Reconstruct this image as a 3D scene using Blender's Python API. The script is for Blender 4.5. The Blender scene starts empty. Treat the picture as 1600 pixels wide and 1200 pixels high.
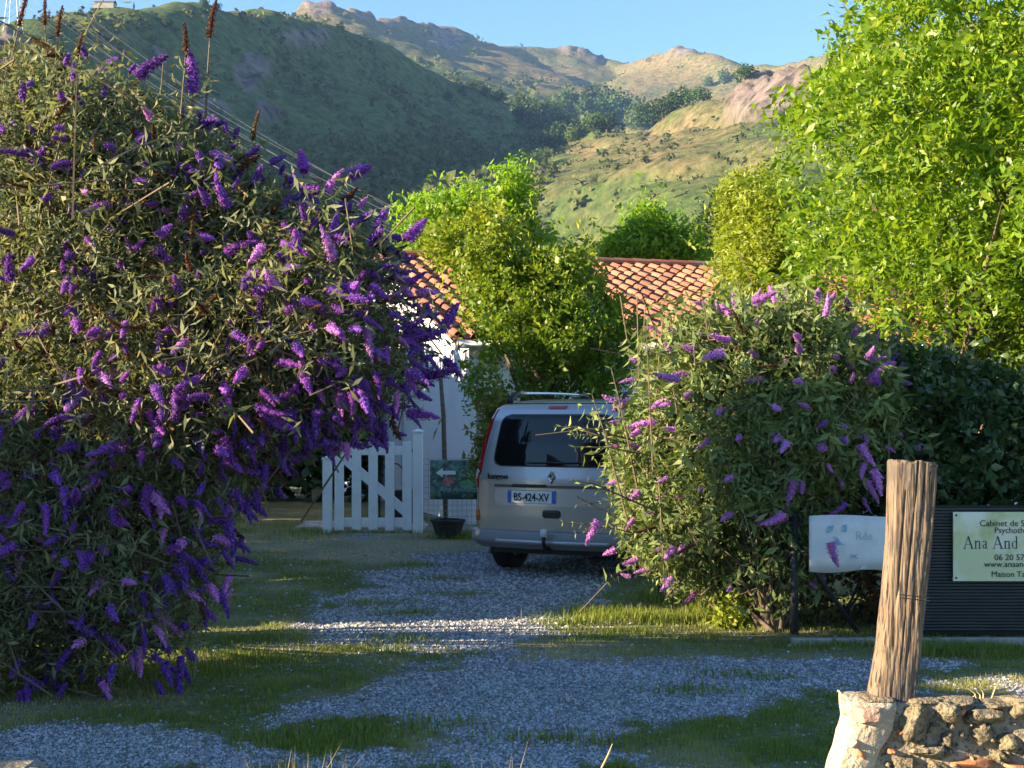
import bpy, bmesh, math, random
import numpy as np
from mathutils import Vector, Matrix, Quaternion
R = math.radians
random.seed(7)
rng = np.random.default_rng(7)
scene = bpy.context.scene
C = scene.collection

# ------------------------------------------------------------------ camera, sky, sun, exposure
F, HY, CH = 2200.0, 645.0, 1.6          # focal length and horizon row (photo pixels), camera height (m)
cam_d = bpy.data.cameras.new('camera'); cam = bpy.data.objects.new('camera', cam_d); C.objects.link(cam)
cam.location = (0, 0, CH); cam.rotation_euler = (R(90), 0, 0)
cam_d.sensor_width = 36; cam_d.lens = 36 * F / 1600; cam_d.shift_y = (HY - 600) / 1600
cam_d.clip_start = 0.1; cam_d.clip_end = 9000
scene.camera = cam
SUN_EL, SUN_AZ = 18.0, 15.0              # low evening sun from the left, a little behind the camera
sd = Vector((-math.cos(R(SUN_AZ)) * math.cos(R(SUN_EL)), -math.sin(R(SUN_AZ)) * math.cos(R(SUN_EL)), math.sin(R(SUN_EL))))
w = bpy.data.worlds.new('World'); scene.world = w; w.use_nodes = True
nt = w.node_tree; bg = nt.nodes['Background']
sky = nt.nodes.new('ShaderNodeTexSky'); sky.sky_type = 'NISHITA'; sky.sun_disc = False
sky.sun_elevation = R(SUN_EL); sky.sun_rotation = math.atan2(sd.x, sd.y)
sky.air_density = 1.0; sky.dust_density = 0.0; sky.ozone_density = 4.5; sky.altitude = 200
nt.links.new(sky.outputs[0], bg.inputs[0]); bg.inputs[1].default_value = 0.069
sl = bpy.data.lights.new('sun', 'SUN'); sl.energy = 4.9; sl.angle = R(0.5); sl.color = (1.0, 0.80, 0.55)
so = bpy.data.objects.new('sun', sl); C.objects.link(so); so.rotation_euler = sd.to_track_quat('Z', 'Y').to_euler()
so.location = (-30, -5, 12)
vs = scene.view_settings
vs.view_transform = 'Standard'; vs.look = 'None'; vs.gamma = 1.0; vs.exposure = 2.2; vs.use_curve_mapping = False
scene.render.engine = 'CYCLES'
scene.cycles.max_bounces = 6; scene.cycles.transparent_max_bounces = 8; scene.cycles.volume_bounces = 0

def P(x, y, d):                          # photo pixel at a depth -> world point
    return np.array([(x - 800) / F * d, d, CH - (y - HY) / F * d])
def G(x, y):                             # photo pixel on the ground -> world point
    d = F * CH / (y - HY); return np.array([(x - 800) / F * d, d, 0.0])

# ------------------------------------------------------------------ noise
_tab = np.random.default_rng(3).random((256, 256))
def vn(x, y, s=0):
    x = np.asarray(x, float) + s * 17.31; y = np.asarray(y, float) + s * 9.17
    xi = np.floor(x).astype(int); yi = np.floor(y).astype(int); fx = x - xi; fy = y - yi
    fx = fx * fx * (3 - 2 * fx); fy = fy * fy * (3 - 2 * fy)
    a = _tab[xi & 255, yi & 255]; b = _tab[(xi + 1) & 255, yi & 255]
    c = _tab[xi & 255, (yi + 1) & 255]; d = _tab[(xi + 1) & 255, (yi + 1) & 255]
    return (a * (1 - fx) + b * fx) * (1 - fy) + (c * (1 - fx) + d * fx) * fy
def fbm(x, y, o=4, s=0):
    t = 0; a = 0.5; f = 1.0
    for k in range(o):
        t = t + a * (vn(np.asarray(x) * f, np.asarray(y) * f, s + k) - 0.5) * 2; a *= 0.5; f *= 2.03
    return t
def sstep(a, b, x):
    t = np.clip((x - a) / (b - a), 0, 1); return t * t * (3 - 2 * t)

# ------------------------------------------------------------------ mesh helpers
WO = {}
class MB:
    def __init__(s): s.v = []; s.f = []; s.n = 0; s.t = []
    def add(s, v, f, t=None):
        v = np.asarray(v, float).reshape(-1, 3)
        s.v.append(v); s.f.extend([tuple(int(i) + s.n for i in q) for q in f]); s.n += len(v)
        return s
    def box(s, c, h, rot=None):
        c = np.asarray(c, float); h = np.asarray(h, float)
        v = np.array([[i, j, k] for i in (-1, 1) for j in (-1, 1) for k in (-1, 1)], float) * h
        if rot is not None: v = v @ np.array(rot).T
        return s.add(v + c, [(0, 1, 3, 2), (4, 6, 7, 5), (0, 4, 5, 1), (2, 3, 7, 6), (0, 2, 6, 4), (1, 5, 7, 3)])
    def tube(s, pts, rad, n=6, cap=True):
        pts = np.asarray(pts, float); m = len(pts)
        rad = np.full(m, rad) if np.isscalar(rad) else np.asarray(rad, float)
        T = np.gradient(pts, axis=0); T /= np.linalg.norm(T, axis=1)[:, None] + 1e-9
        ref = np.array([0.31, 0.17, 0.93]) if abs(T[0, 2]) < 0.9 else np.array([1.0, 0.1, 0.0])
        A = np.cross(T, ref); A /= np.linalg.norm(A, axis=1)[:, None] + 1e-9
        B = np.cross(T, A); th = np.linspace(0, 2 * np.pi, n, endpoint=False)
        v = pts[:, None] + rad[:, None, None] * (np.cos(th)[None, :, None] * A[:, None] + np.sin(th)[None, :, None] * B[:, None])
        f = [(i * n + j, i * n + (j + 1) % n, (i + 1) * n + (j + 1) % n, (i + 1) * n + j) for i in range(m - 1) for j in range(n)]
        if cap: f += [tuple(range(n - 1, -1, -1)), tuple((m - 1) * n + j for j in range(n))]
        return s.add(v, f)
    def grid(s, V, closed=False):
        V = np.asarray(V, float); a, b = V.shape[:2]
        f = [(i * b + j, i * b + (j + 1) % b, (i + 1) * b + (j + 1) % b, (i + 1) * b + j) for i in range(a - 1) for j in range(b if closed else b - 1)]
        return s.add(V, f)
    def lathe(s, prof, n=24, axis='x', c=(0, 0, 0)):
        th = np.linspace(0, 2 * np.pi, n, endpoint=False); pr = np.asarray(prof, float)
        V = np.zeros((len(pr), n, 3))
        a = {'x': 0, 'y': 1, 'z': 2}[axis]; b, d = [(1, 2), (2, 0), (0, 1)][a]
        V[:, :, a] = pr[:, 0][:, None]; V[:, :, b] = pr[:, 1][:, None] * np.cos(th); V[:, :, d] = pr[:, 1][:, None] * np.sin(th)
        return s.grid(V + np.asarray(c), True)

def link(name, me, mat, parent=None, origin=(0, 0, 0)):
    o = bpy.data.objects.new(name, me); C.objects.link(o)
    if mat is not None and len(me.materials) == 0: me.materials.append(mat)
    if parent is not None: o.parent = parent
    else: o.location = origin
    WO[o.name] = np.asarray(origin, float)
    return o
def build(name, mb, mat, parent=None, origin=None, smooth=False, bevel=0):
    if origin is None: origin = WO[parent.name] if parent is not None else (0, 0, 0)
    V = np.concatenate(mb.v) - np.asarray(origin, float)
    me = bpy.data.meshes.new(name); me.from_pydata(V.tolist(), [], mb.f); me.update()
    if smooth: me.polygons.foreach_set('use_smooth', [True] * len(me.polygons))
    o = link(name, me, mat, parent, origin)
    if bevel:
        b = o.modifiers.new('bevel', 'BEVEL'); b.width = bevel; b.segments = 2; b.limit_method = 'ANGLE'
    return o
def trimesh(name, V, T, mat, parent=None, origin=None, tint=None, smooth=True):
    if origin is None: origin = WO[parent.name] if parent is not None else (0, 0, 0)
    V = (np.asarray(V) - np.asarray(origin)).astype(np.float32); T = np.asarray(T, np.int32)
    me = bpy.data.meshes.new(name); me.vertices.add(len(V)); me.vertices.foreach_set('co', V.ravel())
    me.loops.add(T.size); me.loops.foreach_set('vertex_index', T.ravel())
    me.polygons.add(len(T)); me.polygons.foreach_set('loop_start', np.arange(0, T.size, T.shape[1], dtype=np.int32))
    me.update(calc_edges=True)
    me.polygons.foreach_set('use_smooth', np.full(len(T), smooth))
    if tint is not None:
        t = np.ones((len(V), 4), np.float32); t[:, :tint.shape[1]] = tint
        a = me.color_attributes.new('tint', 'FLOAT_COLOR', 'POINT'); a.data.foreach_set('color', t.ravel())
    me.validate()
    return link(name, me, mat, parent, origin)
def tag(o, label=None, cat=None, group=None, kind=None):
    if label: o['label'] = label
    if cat: o['category'] = cat
    if group: o['group'] = group
    if kind: o['kind'] = kind
    return o
def thing(name, label, cat, loc, group=None):
    o = bpy.data.objects.new(name, None); C.objects.link(o); o.location = loc; o.empty_display_size = 0.2
    WO[o.name] = np.asarray(loc, float); return tag(o, label, cat, group)
def rotz(a): c, s = math.cos(a), math.sin(a); return np.array([[c, -s, 0], [s, c, 0], [0, 0, 1]])

# ------------------------------------------------------------------ materials
def mat(name, col, rough=0.6, metal=0.0, spec=0.5, noise=None, bump=None, var=0.0, coat=0.0):
    """Principled; noise=(scale, col2, lo, hi[, stretch]) mixes a second colour; bump=(scale, strength, dist[, stretch])."""
    m = bpy.data.materials.new(name); m.use_nodes = True; t = m.node_tree; b = t.nodes['Principled BSDF']
    b.inputs['Roughness'].default_value = rough; b.inputs['Metallic'].default_value = metal
    b.inputs['Specular IOR Level'].default_value = spec; b.inputs['Coat Weight'].default_value = coat
    c4 = (*col, 1); b.inputs['Base Color'].default_value = c4; out = None
    co = t.nodes.new('ShaderNodeTexCoord')
    def tex(scale, stretch, det=5):
        mp = t.nodes.new('ShaderNodeMapping'); mp.inputs['Scale'].default_value = stretch or (1, 1, 1)
        t.links.new(co.outputs['Object'], mp.inputs[0])
        n = t.nodes.new('ShaderNodeTexNoise'); n.inputs['Scale'].default_value = scale; n.inputs['Detail'].default_value = det
        t.links.new(mp.outputs[0], n.inputs['Vector']); return n
    if noise:
        for q in (noise if isinstance(noise, list) else [noise]):
            n = tex(q[0], q[4] if len(q) > 4 else None)
            r = t.nodes.new('ShaderNodeMapRange'); r.inputs[1].default_value = q[2]; r.inputs[2].default_value = q[3]
            t.links.new(n.outputs[0], r.inputs[0])
            x = t.nodes.new('ShaderNodeMix'); x.data_type = 'RGBA'
            if out is None: x.inputs[6].default_value = c4
            else: t.links.new(out, x.inputs[6])
            x.inputs[7].default_value = (*q[1], 1); t.links.new(r.outputs[0], x.inputs[0]); out = x.outputs[2]
    if var:
        oi = t.nodes.new('ShaderNodeObjectInfo'); h = t.nodes.new('ShaderNodeHueSaturation')
        r = t.nodes.new('ShaderNodeMapRange'); r.inputs[3].default_value = 1 - var; r.inputs[4].default_value = 1 + var
        t.links.new(oi.outputs['Random'], r.inputs[0]); t.links.new(r.outputs[0], h.inputs['Value'])
        if out is None: h.inputs['Color'].default_value = c4
        else: t.links.new(out, h.inputs['Color'])
        out = h.outputs[0]
    if out is not None: t.links.new(out, b.inputs['Base Color'])
    if bump:
        n = tex(bump[0], bump[3] if len(bump) > 3 else None, 6); k = t.nodes.new('ShaderNodeBump')
        k.inputs['Strength'].default_value = bump[1]; k.inputs['Distance'].default_value = bump[2]
        t.links.new(n.outputs[0], k.inputs['Height']); t.links.new(k.outputs[0], b.inputs['Normal'])
    return m
def leafmat(name, c0, c1, c2=None, trans=0.35, rough=0.45, tcol=1.3, spec=0.4, obj_var=0.0):
    """Leaf: tint.r blends c0 -> c1, tint.g blends towards c2 (yellowed or dry)."""
    m = bpy.data.materials.new(name); m.use_nodes = True; t = m.node_tree; b = t.nodes['Principled BSDF']
    a = t.nodes.new('ShaderNodeAttribute'); a.attribute_name = 'tint'
    s = t.nodes.new('ShaderNodeSeparateColor'); t.links.new(a.outputs['Color'], s.inputs[0])
    x = t.nodes.new('ShaderNodeMix'); x.data_type = 'RGBA'; x.inputs[6].default_value = (*c0, 1); x.inputs[7].default_value = (*c1, 1)
    t.links.new(s.outputs[0], x.inputs[0])
    y = t.nodes.new('ShaderNodeMix'); y.data_type = 'RGBA'; y.inputs[7].default_value = (*(c2 or c1), 1)
    t.links.new(x.outputs[2], y.inputs[6]); t.links.new(s.outputs[1], y.inputs[0]); col = y.outputs[2]
    if obj_var:
        oi = t.nodes.new('ShaderNodeObjectInfo'); h = t.nodes.new('ShaderNodeHueSaturation'); r = t.nodes.new('ShaderNodeMapRange')
        r.inputs[3].default_value = 1 - obj_var; r.inputs[4].default_value = 1 + obj_var
        t.links.new(oi.outputs['Random'], r.inputs[0]); t.links.new(r.outputs[0], h.inputs['Value']); t.links.new(col, h.inputs['Color']); col = h.outputs[0]; mu = t.nodes.new('ShaderNodeMath'); mu.operation = 'MULTIPLY'; mu.inputs[1].default_value = 37.7; fr_ = t.nodes.new('ShaderNodeMath'); fr_.operation = 'FRACT'; r2 = t.nodes.new('ShaderNodeMapRange'); r2.inputs[3].default_value = .485; r2.inputs[4].default_value = .535; t.links.new(oi.outputs['Random'], mu.inputs[0]); t.links.new(mu.outputs[0], fr_.inputs[0]); t.links.new(fr_.outputs[0], r2.inputs[0]); t.links.new(r2.outputs[0], h.inputs['Hue'])
    t.links.new(col, b.inputs['Base Color']); b.inputs['Roughness'].default_value = rough; b.inputs['Specular IOR Level'].default_value = spec
    tr = t.nodes.new('ShaderNodeBsdfTranslucent'); g = t.nodes.new('ShaderNodeMix'); g.data_type = 'RGBA'; g.blend_type = 'MULTIPLY'
    g.inputs[0].default_value = 1; g.inputs[7].default_value = (tcol, tcol, tcol * 0.45, 1); t.links.new(col, g.inputs[6]); t.links.new(g.outputs[2], tr.inputs[0])
    mx = t.nodes.new('ShaderNodeMixShader'); mx.inputs[0].default_value = trans
    t.links.new(b.outputs[0], mx.inputs[1]); t.links.new(tr.outputs[0], mx.inputs[2]); t.links.new(mx.outputs[0], t.nodes['Material Output'].inputs[0])
    return m

M = {}
M['bark'] = mat('bark', (0.11, 0.08, 0.055), 0.9, noise=(30, (0.2, 0.16, 0.11), .4, .7), bump=(40, .6, .02, (1, 1, .2)))
M['stem'] = mat('stem', (0.14, 0.105, 0.065), 0.9, noise=(20, (0.10, 0.07, 0.045), .4, .7))
M['white'] = mat('white_paint', (0.80, 0.81, 0.80), 0.45, noise=(9, (0.68, 0.69, 0.67), .5, .8), bump=(60, .1, .003, (1, 1, .15)))
M['wall'] = mat('render_wall', (0.80, 0.78, 0.76), 0.9, noise=(1.2, (0.72, 0.70, 0.68), .45, .75), bump=(120, .2, .004))
M['black'] = mat('black_plastic', (0.012, 0.012, 0.013), 0.5)
M['rubber'] = mat('rubber', (0.016, 0.016, 0.017), 0.85, bump=(60, .3, .004))
M['dark_steel'] = mat('dark_steel', (0.02, 0.025, 0.03), 0.55, noise=(12, (0.05, 0.04, 0.03), .55, .8))
M['tile'] = mat('clay_tile', (0.31, 0.095, 0.045), 0.85, noise=[(9, (0.38, 0.155, 0.08), .42, .78), (22, (0.16, 0.075, 0.05), .52, .76), (3, (0.24, 0.17, 0.11), .55, .72)], bump=(80, .3, .004), var=0.4)
M['concrete'] = mat('concrete', (0.36, 0.34, 0.31), 0.95, noise=(9, (0.24, 0.23, 0.20), .4, .7), bump=(60, .4, .01))

# ------------------------------------------------------------------ ground with gravel drive
GRAV = [(760, 905, 190, 42, 1.2), (620, 955, 190, 32, 1.0), (900, 885, 150, 28, .9), (560, 1000, 130, 30, .8), (700, 1075, 300, 34, .95), (1000, 1070, 240, 46, 1.15), (1240, 1048, 160, 24, 1.1), (740, 1000, 200, 50, .85),
        (520, 1110, 180, 26, .95), (180, 1165, 260, 42, 1.1), (820, 1120, 190, 30, .8), (850, 1170, 230, 40, .95), (560, 840, 60, 8, .8), (1120, 1100, 130, 28, .8), (900, 960, 120, 40, .45), (-100, 1190, 300, 45, 1.0), (460, 1185, 200, 20, .5), (1450, 1035, 150, 12, .5)]
GRASS = [(560, 1050, 150, 22, .7), (360, 1060, 180, 60, 1.1), (560, 1150, 140, 22, 1.1), (1080, 985, 240, 36, 1.2), (1200, 1160, 190, 50, 1.3), (650, 950, 70, 18, .7), (380, 930, 130, 70, 1.2), (480, 870, 150, 40, .9), (1000, 940, 120, 45, .9), (620, 1010, 90, 14, .6), (930, 1010, 120, 16, .6), (250, 1090, 220, 40, 1.0), (980, 1165, 40, 10, .8)]
def gravel_mask(X, Y):
    Ys = np.maximum(Y, 3.0); px = 800 + F * X / Ys; py = HY + F * CH / Ys
    m = np.zeros_like(X)
    for cx, cy, rx, ry, wt in GRAV: m = m + wt * np.exp(-1.1 * (((px - cx) / rx) ** 2 + ((py - cy) / ry) ** 2))
    for cx, cy, rx, ry, wt in GRASS: m = m - .8 * wt * np.exp(-1.1 * (((px - cx) / rx) ** 2 + ((py - cy) / ry) ** 2))
    m = m + 0.42 * fbm(X * 1.1, Y * 1.1, 3, 5) + 0.75 * fbm(X * 3.6, Y * 2.4, 4, 11) + .45 * fbm(X * 11, Y * 7, 3, 15)
    return sstep(0.14, 0.72, m)
def dry_mask(X, Y):
    Ys = np.maximum(Y, 3.0); px = 800 + F * X / Ys; py = HY + F * CH / Ys
    d = 0.9 * np.exp(-1.0 * (((px - 600) / 200) ** 2 + ((py - 855) / 28) ** 2)) + .35 * np.exp(-(((px - 900) / 350) ** 2 + ((py - 1040) / 60) ** 2)) + .35 * np.exp(-(((px - 1150) / 200) ** 2 + ((py - 1025) / 12) ** 2)) + .4 * np.exp(-(((px - 1020) / 130) ** 2 + ((py - 1180) / 30) ** 2))
    return np.clip(d + 0.75 * fbm(X * 1.7, Y * 1.7, 3, 21) + .2, 0, 1)
def gz(X, Y):
    return 0.02 * fbm(X * .6, Y * .6, 2, 31) * sstep(0, 3, Y) + 0.012 * fbm(X * 3, Y * 3, 2, 33)
xs = np.concatenate([-np.geomspace(1700, 7, 26), np.linspace(-6.5, 6.5, 150), np.geomspace(7, 1700, 26)])
ys = np.concatenate([-np.geomspace(400, 2, 12), np.linspace(0, 3.6, 8), np.linspace(3.9, 14, 150), np.linspace(14.15, 24, 60), np.geomspace(25, 2900, 24)])
X, Y = np.meshgrid(xs, ys, indexing='ij')
Zg = gz(X, Y) * (np.abs(X) < 60)
V = np.stack([X, Y, Zg], -1).reshape(-1, 3); nx, ny = X.shape
idx = np.arange(nx * ny).reshape(nx, ny)
T = np.stack([idx[:-1, :-1], idx[1:, :-1], idx[1:, 1:], idx[:-1, 1:]], -1).reshape(-1, 4)
tint = np.stack([gravel_mask(X, Y), dry_mask(X, Y), np.zeros_like(X)], -1).reshape(-1, 3)
def ground_mat():
    m = bpy.data.materials.new('ground'); m.use_nodes = True; t = m.node_tree; b = t.nodes['Principled BSDF']
    N = t.nodes.new; L = t.links.new
    a = N('ShaderNodeAttribute'); a.attribute_name = 'tint'; s = N('ShaderNodeSeparateColor'); L(a.outputs[0], s.inputs[0])
    co = N('ShaderNodeTexCoord')
    def noise(sc, det=6):
        n = N('ShaderNodeTexNoise'); n.inputs['Scale'].default_value = sc; n.inputs['Detail'].default_value = det; L(co.outputs['Object'], n.inputs['Vector']); return n
    def ramp(src, *st):
        r = N('ShaderNodeValToRGB'); e = r.color_ramp.elements
        while len(e) < len(st): e.new(.5)
        for q, (p, c) in zip(e, st): q.position = p; q.color = (*c, 1)
        L(src, r.inputs[0]); return r.outputs[0]
    vor = N('ShaderNodeTexVoronoi'); vor.inputs['Scale'].default_value = 48; L(co.outputs['Object'], vor.inputs['Vector'])
    gsep = N('ShaderNodeSeparateColor'); L(vor.outputs['Color'], gsep.inputs[0])
    grav = ramp(gsep.outputs[0], (0, (.08, .082, .086)), (.5, (.22, .225, .23)), (1, (.44, .445, .45)))
    grass = ramp(noise(14).outputs[0], (.3, (.07, .09, .03)), (.55, (.14, .16, .05)), (.8, (.28, .25, .12)))
    dry = ramp(noise(20).outputs[0], (.3, (.20, .17, .10)), (.7, (.42, .36, .23)))
    def mix(f, p, q):
        x = N('ShaderNodeMix'); x.data_type = 'RGBA'; L(f, x.inputs[0]); L(p, x.inputs[6]); L(q, x.inputs[7]); return x.outputs[2]
    g = mix(s.outputs[1], grass, dry); g = mix(s.outputs[0], g, grav)
    L(g, b.inputs['Base Color']); b.inputs['Roughness'].default_value = .95; b.inputs['Specular IOR Level'].default_value = .2
    k = N('ShaderNodeBump'); k.inputs['Strength'].default_value = .8; k.inputs['Distance'].default_value = .02; L(vor.outputs['Distance'], k.inputs['Height']); L(k.outputs[0], b.inputs['Normal'])
    return m
tag(trimesh('ground', V, T, ground_mat(), tint=tint), kind='structure')

# ------------------------------------------------------------------ hills: one height field from ridge crests
def crest(l): return np.array([P(*q) for q in l])
RIDGES = [
 (crest([(-900, 220, 260), (-500, 110, 330), (-200, 74, 410), (0, 58, 490), (60, 46, 520), (130, 24, 560), (200, 15, 600), (300, 10, 670), (400, 16, 740), (450, 30, 780), (520, 52, 830), (560, 62, 875), (640, 100, 910), (700, 128, 935), (760, 154, 960), (825, 182, 1000), (860, 250, 1030), (850, 330, 1000)]), .70),
 (crest([(100, 150, 1200), (300, 80, 1400), (420, 52, 1500), (460, 30, 1510), (500, 8, 1520), (530, 22, 1560), (600, 30, 1680), (690, 42, 1800), (720, 58, 1860), (800, 77, 2000), (870, 77, 2050), (905, 76, 2050), (940, 94, 2060), (985, 98, 2000), (1030, 89, 1900), (1065, 82, 1860), (1100, 92, 1800), (1180, 101, 1700), (1260, 101, 1600), (1400, 60, 1500), (1700, 0, 1400), (2300, 0, 1300)]), .50),
 (crest([(500, 10, 1520), (560, 62, 1440), (640, 94, 1350), (720, 132, 1250), (800, 160, 1150), (865, 186, 1080)]), .62),
 (crest([(2400, 0, 400), (1700, 60, 470), (1400, 95, 530), (1300, 106, 560), (1230, 112, 600), (1170, 128, 640), (1100, 142, 680), (1000, 172, 720), (920, 205, 745), (865, 262, 750)]), .42),
 (crest([(1900, 330, 300), (1500, 300, 350), (1250, 215, 430), (1190, 190, 520), (1180, 150, 620)]), .50),
]
def terrain(X, Y):
    H = np.full_like(X, -1e9)
    wx = X + 14 * fbm(X / 90, Y / 90, 3, 41); wy = Y + 14 * fbm(X / 90, Y / 90, 3, 47)
    for pl, sl_ in RIDGES:
        for a, b in zip(pl[:-1], pl[1:]):
            d = b[:2] - a[:2]; t = np.clip(((wx - a[0]) * d[0] + (wy - a[1]) * d[1]) / (d @ d), 0, 1)
            near = np.hypot(X - (a[0] + t * d[0]), Y - (a[1] + t * d[1]))
            dist = np.hypot(wx - (a[0] + t * d[0]), wy - (a[1] + t * d[1])) * sstep(0, 40, near)
            h = a[2] + t * (b[2] - a[2]); hh = h - sl_ * dist * (1 - .22 * np.clip(dist / 700, 0, 1)) - 5 * (1 - np.exp(-(dist / 25) ** 2))
            H = np.maximum(H, hh) + 0 * h
    return H
pxs = np.concatenate([np.linspace(-700, -120, 36), np.arange(-112, 1340, 4.5), np.linspace(1350, 2150, 30)])
ds = np.concatenate([np.geomspace(170, 420, 36), np.geomspace(423, 1150, 175), np.geomspace(1158, 2500, 130)])
PX, DD = np.meshgrid(pxs, ds, indexing='ij'); X = (PX - 800) / F * DD; Y = DD
H = terrain(X, Y)
def gauss_px(px, py, rx, ry, Zv):
    qx = 800 + F * X / Y; qy = HY - (Zv - CH) / Y * F
    return np.exp(-((qx - px) / rx) ** 2 - ((qy - py) / ry) ** 2)
n1 = fbm(X / 60, Y / 60, 5, 51); n2 = fbm(X / 14, Y / 14, 4, 57)
rock = np.zeros_like(X); qy0 = HY - (H - CH) / Y * F
far = (Y > 1300)
for px_, py_, rx, ry, lo, hi in [(498, 8, 34, 16, 1400, 1700), (560, 28, 50, 6, 1550, 1720), (690, 42, 26, 8, 1700, 1950), (905, 76, 40, 12, 1900, 2200), (935, 86, 14, 9, 1900, 2200), (1065, 82, 28, 8, 1750, 1950), (640, 34, 60, 4, 1600, 1850), (1195, 150, 62, 36, 450, 1050), (1240, 125, 40, 20, 450, 1050), (395, 112, 26, 36, 500, 1000), (325, 172, 34, 18, 450, 1000), (10, 85, 40, 22, 450, 900), (480, 60, 40, 14, 500, 900), (700, 62, 30, 14, 1500, 2000), (420, 180, 24, 14, 450, 1000), (250, 90, 14, 24, 450, 1000)]:
    rock = np.maximum(rock, gauss_px(px_, py_, rx, ry, H) * ((Y > lo) & (Y < hi)))
rk = sstep(.25, .6, rock + .35 * n2 * (rock > .1))
gul = np.abs(fbm(X / 95 + Y / 260, Y / 300, 3, 83)); H = H + n1 * (6 + 3 * (Y > 1300)) - 16 * np.exp(-(gul / .10) ** 2) * sstep(20, 70, H) * (1 - rk) * sstep(30, 110, np.abs(qy0 - 40)) * (Y < 1250) + n2 * 1.2 + rk * (np.abs(fbm(X / 26, Y / 26, 4, 61)) * np.where(far, 15, np.where(X > 60, 5, 13)) + rk * 2.2 * fbm(X / 5, Y / 5, 3, 67) * (Y < 1300) - np.where(far, 2, 1))
H = H * sstep(165, 300, Y) - 3 * (1 - sstep(165, 300, Y)); H = np.maximum(H, -2.5)
qx = 800 + F * X / Y; qy = HY - (H - CH) / Y * F
# heath (tan) against bracken and pasture (green); the upper left sunlit patch is also painted tan
heath_and_sun = .15 + .55 * fbm(X / 45, Y / 45, 4, 71) + .7 * np.exp(-((qx - 1020) / 190) ** 2 - ((qy - 235) / 55) ** 2) * (Y < 1300) + .58 * sstep(1250, 1500, Y) + .9 * np.exp(-((qx - 165) / 60) ** 2 - ((qy - 60) / 45) ** 2) * (Y < 1000) - .5 * np.exp(-((qx - 1030) / 160) ** 2 - ((qy - 320) / 26) ** 2) - .9 * np.exp(-((qx - 930) / 60) ** 2 - ((qy - 200) / 14) ** 2) - .7 * np.exp(-((qx - 330) / 180) ** 2 - ((qy - 16) / 10) ** 2) * (Y < 1000) - .35 * ((qx < 830) & (Y < 1010))
V = np.stack([X, Y, H], -1).reshape(-1, 3); nx, ny = X.shape; idx = np.arange(nx * ny).reshape(nx, ny)
T = np.stack([idx[:-1, :-1], idx[1:, :-1], idx[1:, 1:], idx[:-1, 1:]], -1).reshape(-1, 4)
tint = np.stack([np.clip(heath_and_sun, 0, 1), rk, np.zeros_like(X)], -1).reshape(-1, 3)
def hill_mat():
    m = bpy.data.materials.new('hillside'); m.use_nodes = True; t = m.node_tree; b = t.nodes['Principled BSDF']; N = t.nodes.new; L = t.links.new
    a = N('ShaderNodeAttribute'); a.attribute_name = 'tint'; s = N('ShaderNodeSeparateColor'); L(a.outputs[0], s.inputs[0]); co = N('ShaderNodeTexCoord')
    def noise(sc, det=7, ro=.6):
        n = N('ShaderNodeTexNoise'); n.inputs['Scale'].default_value = sc; n.inputs['Detail'].default_value = det; n.inputs['Roughness'].default_value = ro; L(co.outputs['Object'], n.inputs['Vector']); return n
    def ramp(src, *st):
        r = N('ShaderNodeValToRGB'); e = r.color_ramp.elements
        while len(e) < len(st): e.new(.5)
        for q, (p, c) in zip(e, st): q.position = p; q.color = (*c, 1)
        L(src, r.inputs[0]); return r.outputs[0]
    def mix(f, p, q):
        x = N('ShaderNodeMix'); x.data_type = 'RGBA'; L(f, x.inputs[0]); L(p, x.inputs[6]); L(q, x.inputs[7]); return x.outputs[2]
    fine = noise(.22)
    grn = ramp(fine.outputs[0], (.35, (.05, .08, .028)), (.55, (.095, .135, .042)), (.72, (.15, .18, .062)))
    tan = ramp(fine.outputs[0], (.32, (.07, .065, .03)), (.52, (.185, .145, .07)), (.7, (.26, .205, .105)))
    rck = ramp(noise(.09, 9, .7).outputs[0], (.38, (.05, .045, .04)), (.5, (.18, .145, .125)), (.66, (.28, .225, .19)))
    ad = N('ShaderNodeMath'); ad.operation = 'ADD'; L(s.outputs[0], ad.inputs[0])
    mr = N('ShaderNodeMapRange'); mr.inputs[1].default_value = .3; mr.inputs[2].default_value = .7; mr.inputs[3].default_value = -.35; mr.inputs[4].default_value = .35; L(noise(.05, 6).outputs[0], mr.inputs[0]); L(mr.outputs[0], ad.inputs[1]); ad.use_clamp = True
    g = mix(ad.outputs[0], grn, tan); g = mix(s.outputs[1], g, rck)
    L(g, b.inputs['Base Color']); b.inputs['Roughness'].default_value = 1; b.inputs['Specular IOR Level'].default_value = .05
    k = N('ShaderNodeBump'); k.inputs['Strength'].default_value = .9; k.inputs['Distance'].default_value = 2.5; L(noise(.16, 8, .7).outputs[0], k.inputs['Height']); L(k.outputs[0], b.inputs['Normal'])
    return m
tag(trimesh('hills', V, T, hill_mat(), tint=tint), kind='structure')
HT = (qx, qy, V.reshape(nx, ny, 3))
def on_hill(px, py, lo=150, hi=2600):
    """First terrain point seen at a photo pixel (columns are rays from the camera)."""
    i = int(np.argmin(np.abs(pxs - px))); col = qy[i]; best = None
    for j in range(len(ds)):
        if ds[j] < lo or ds[j] > hi: continue
        if col[j] <= py: best = HT[2][i, j]; break
    if best is None:
        ok = (ds >= lo) & (ds <= hi); j = np.where(ok)[0][np.argmin(col[ok])]; best = HT[2][i, j]
    d = best[1]; return np.array([(px - 800) / F * d, d, best[2] - .3])

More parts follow.
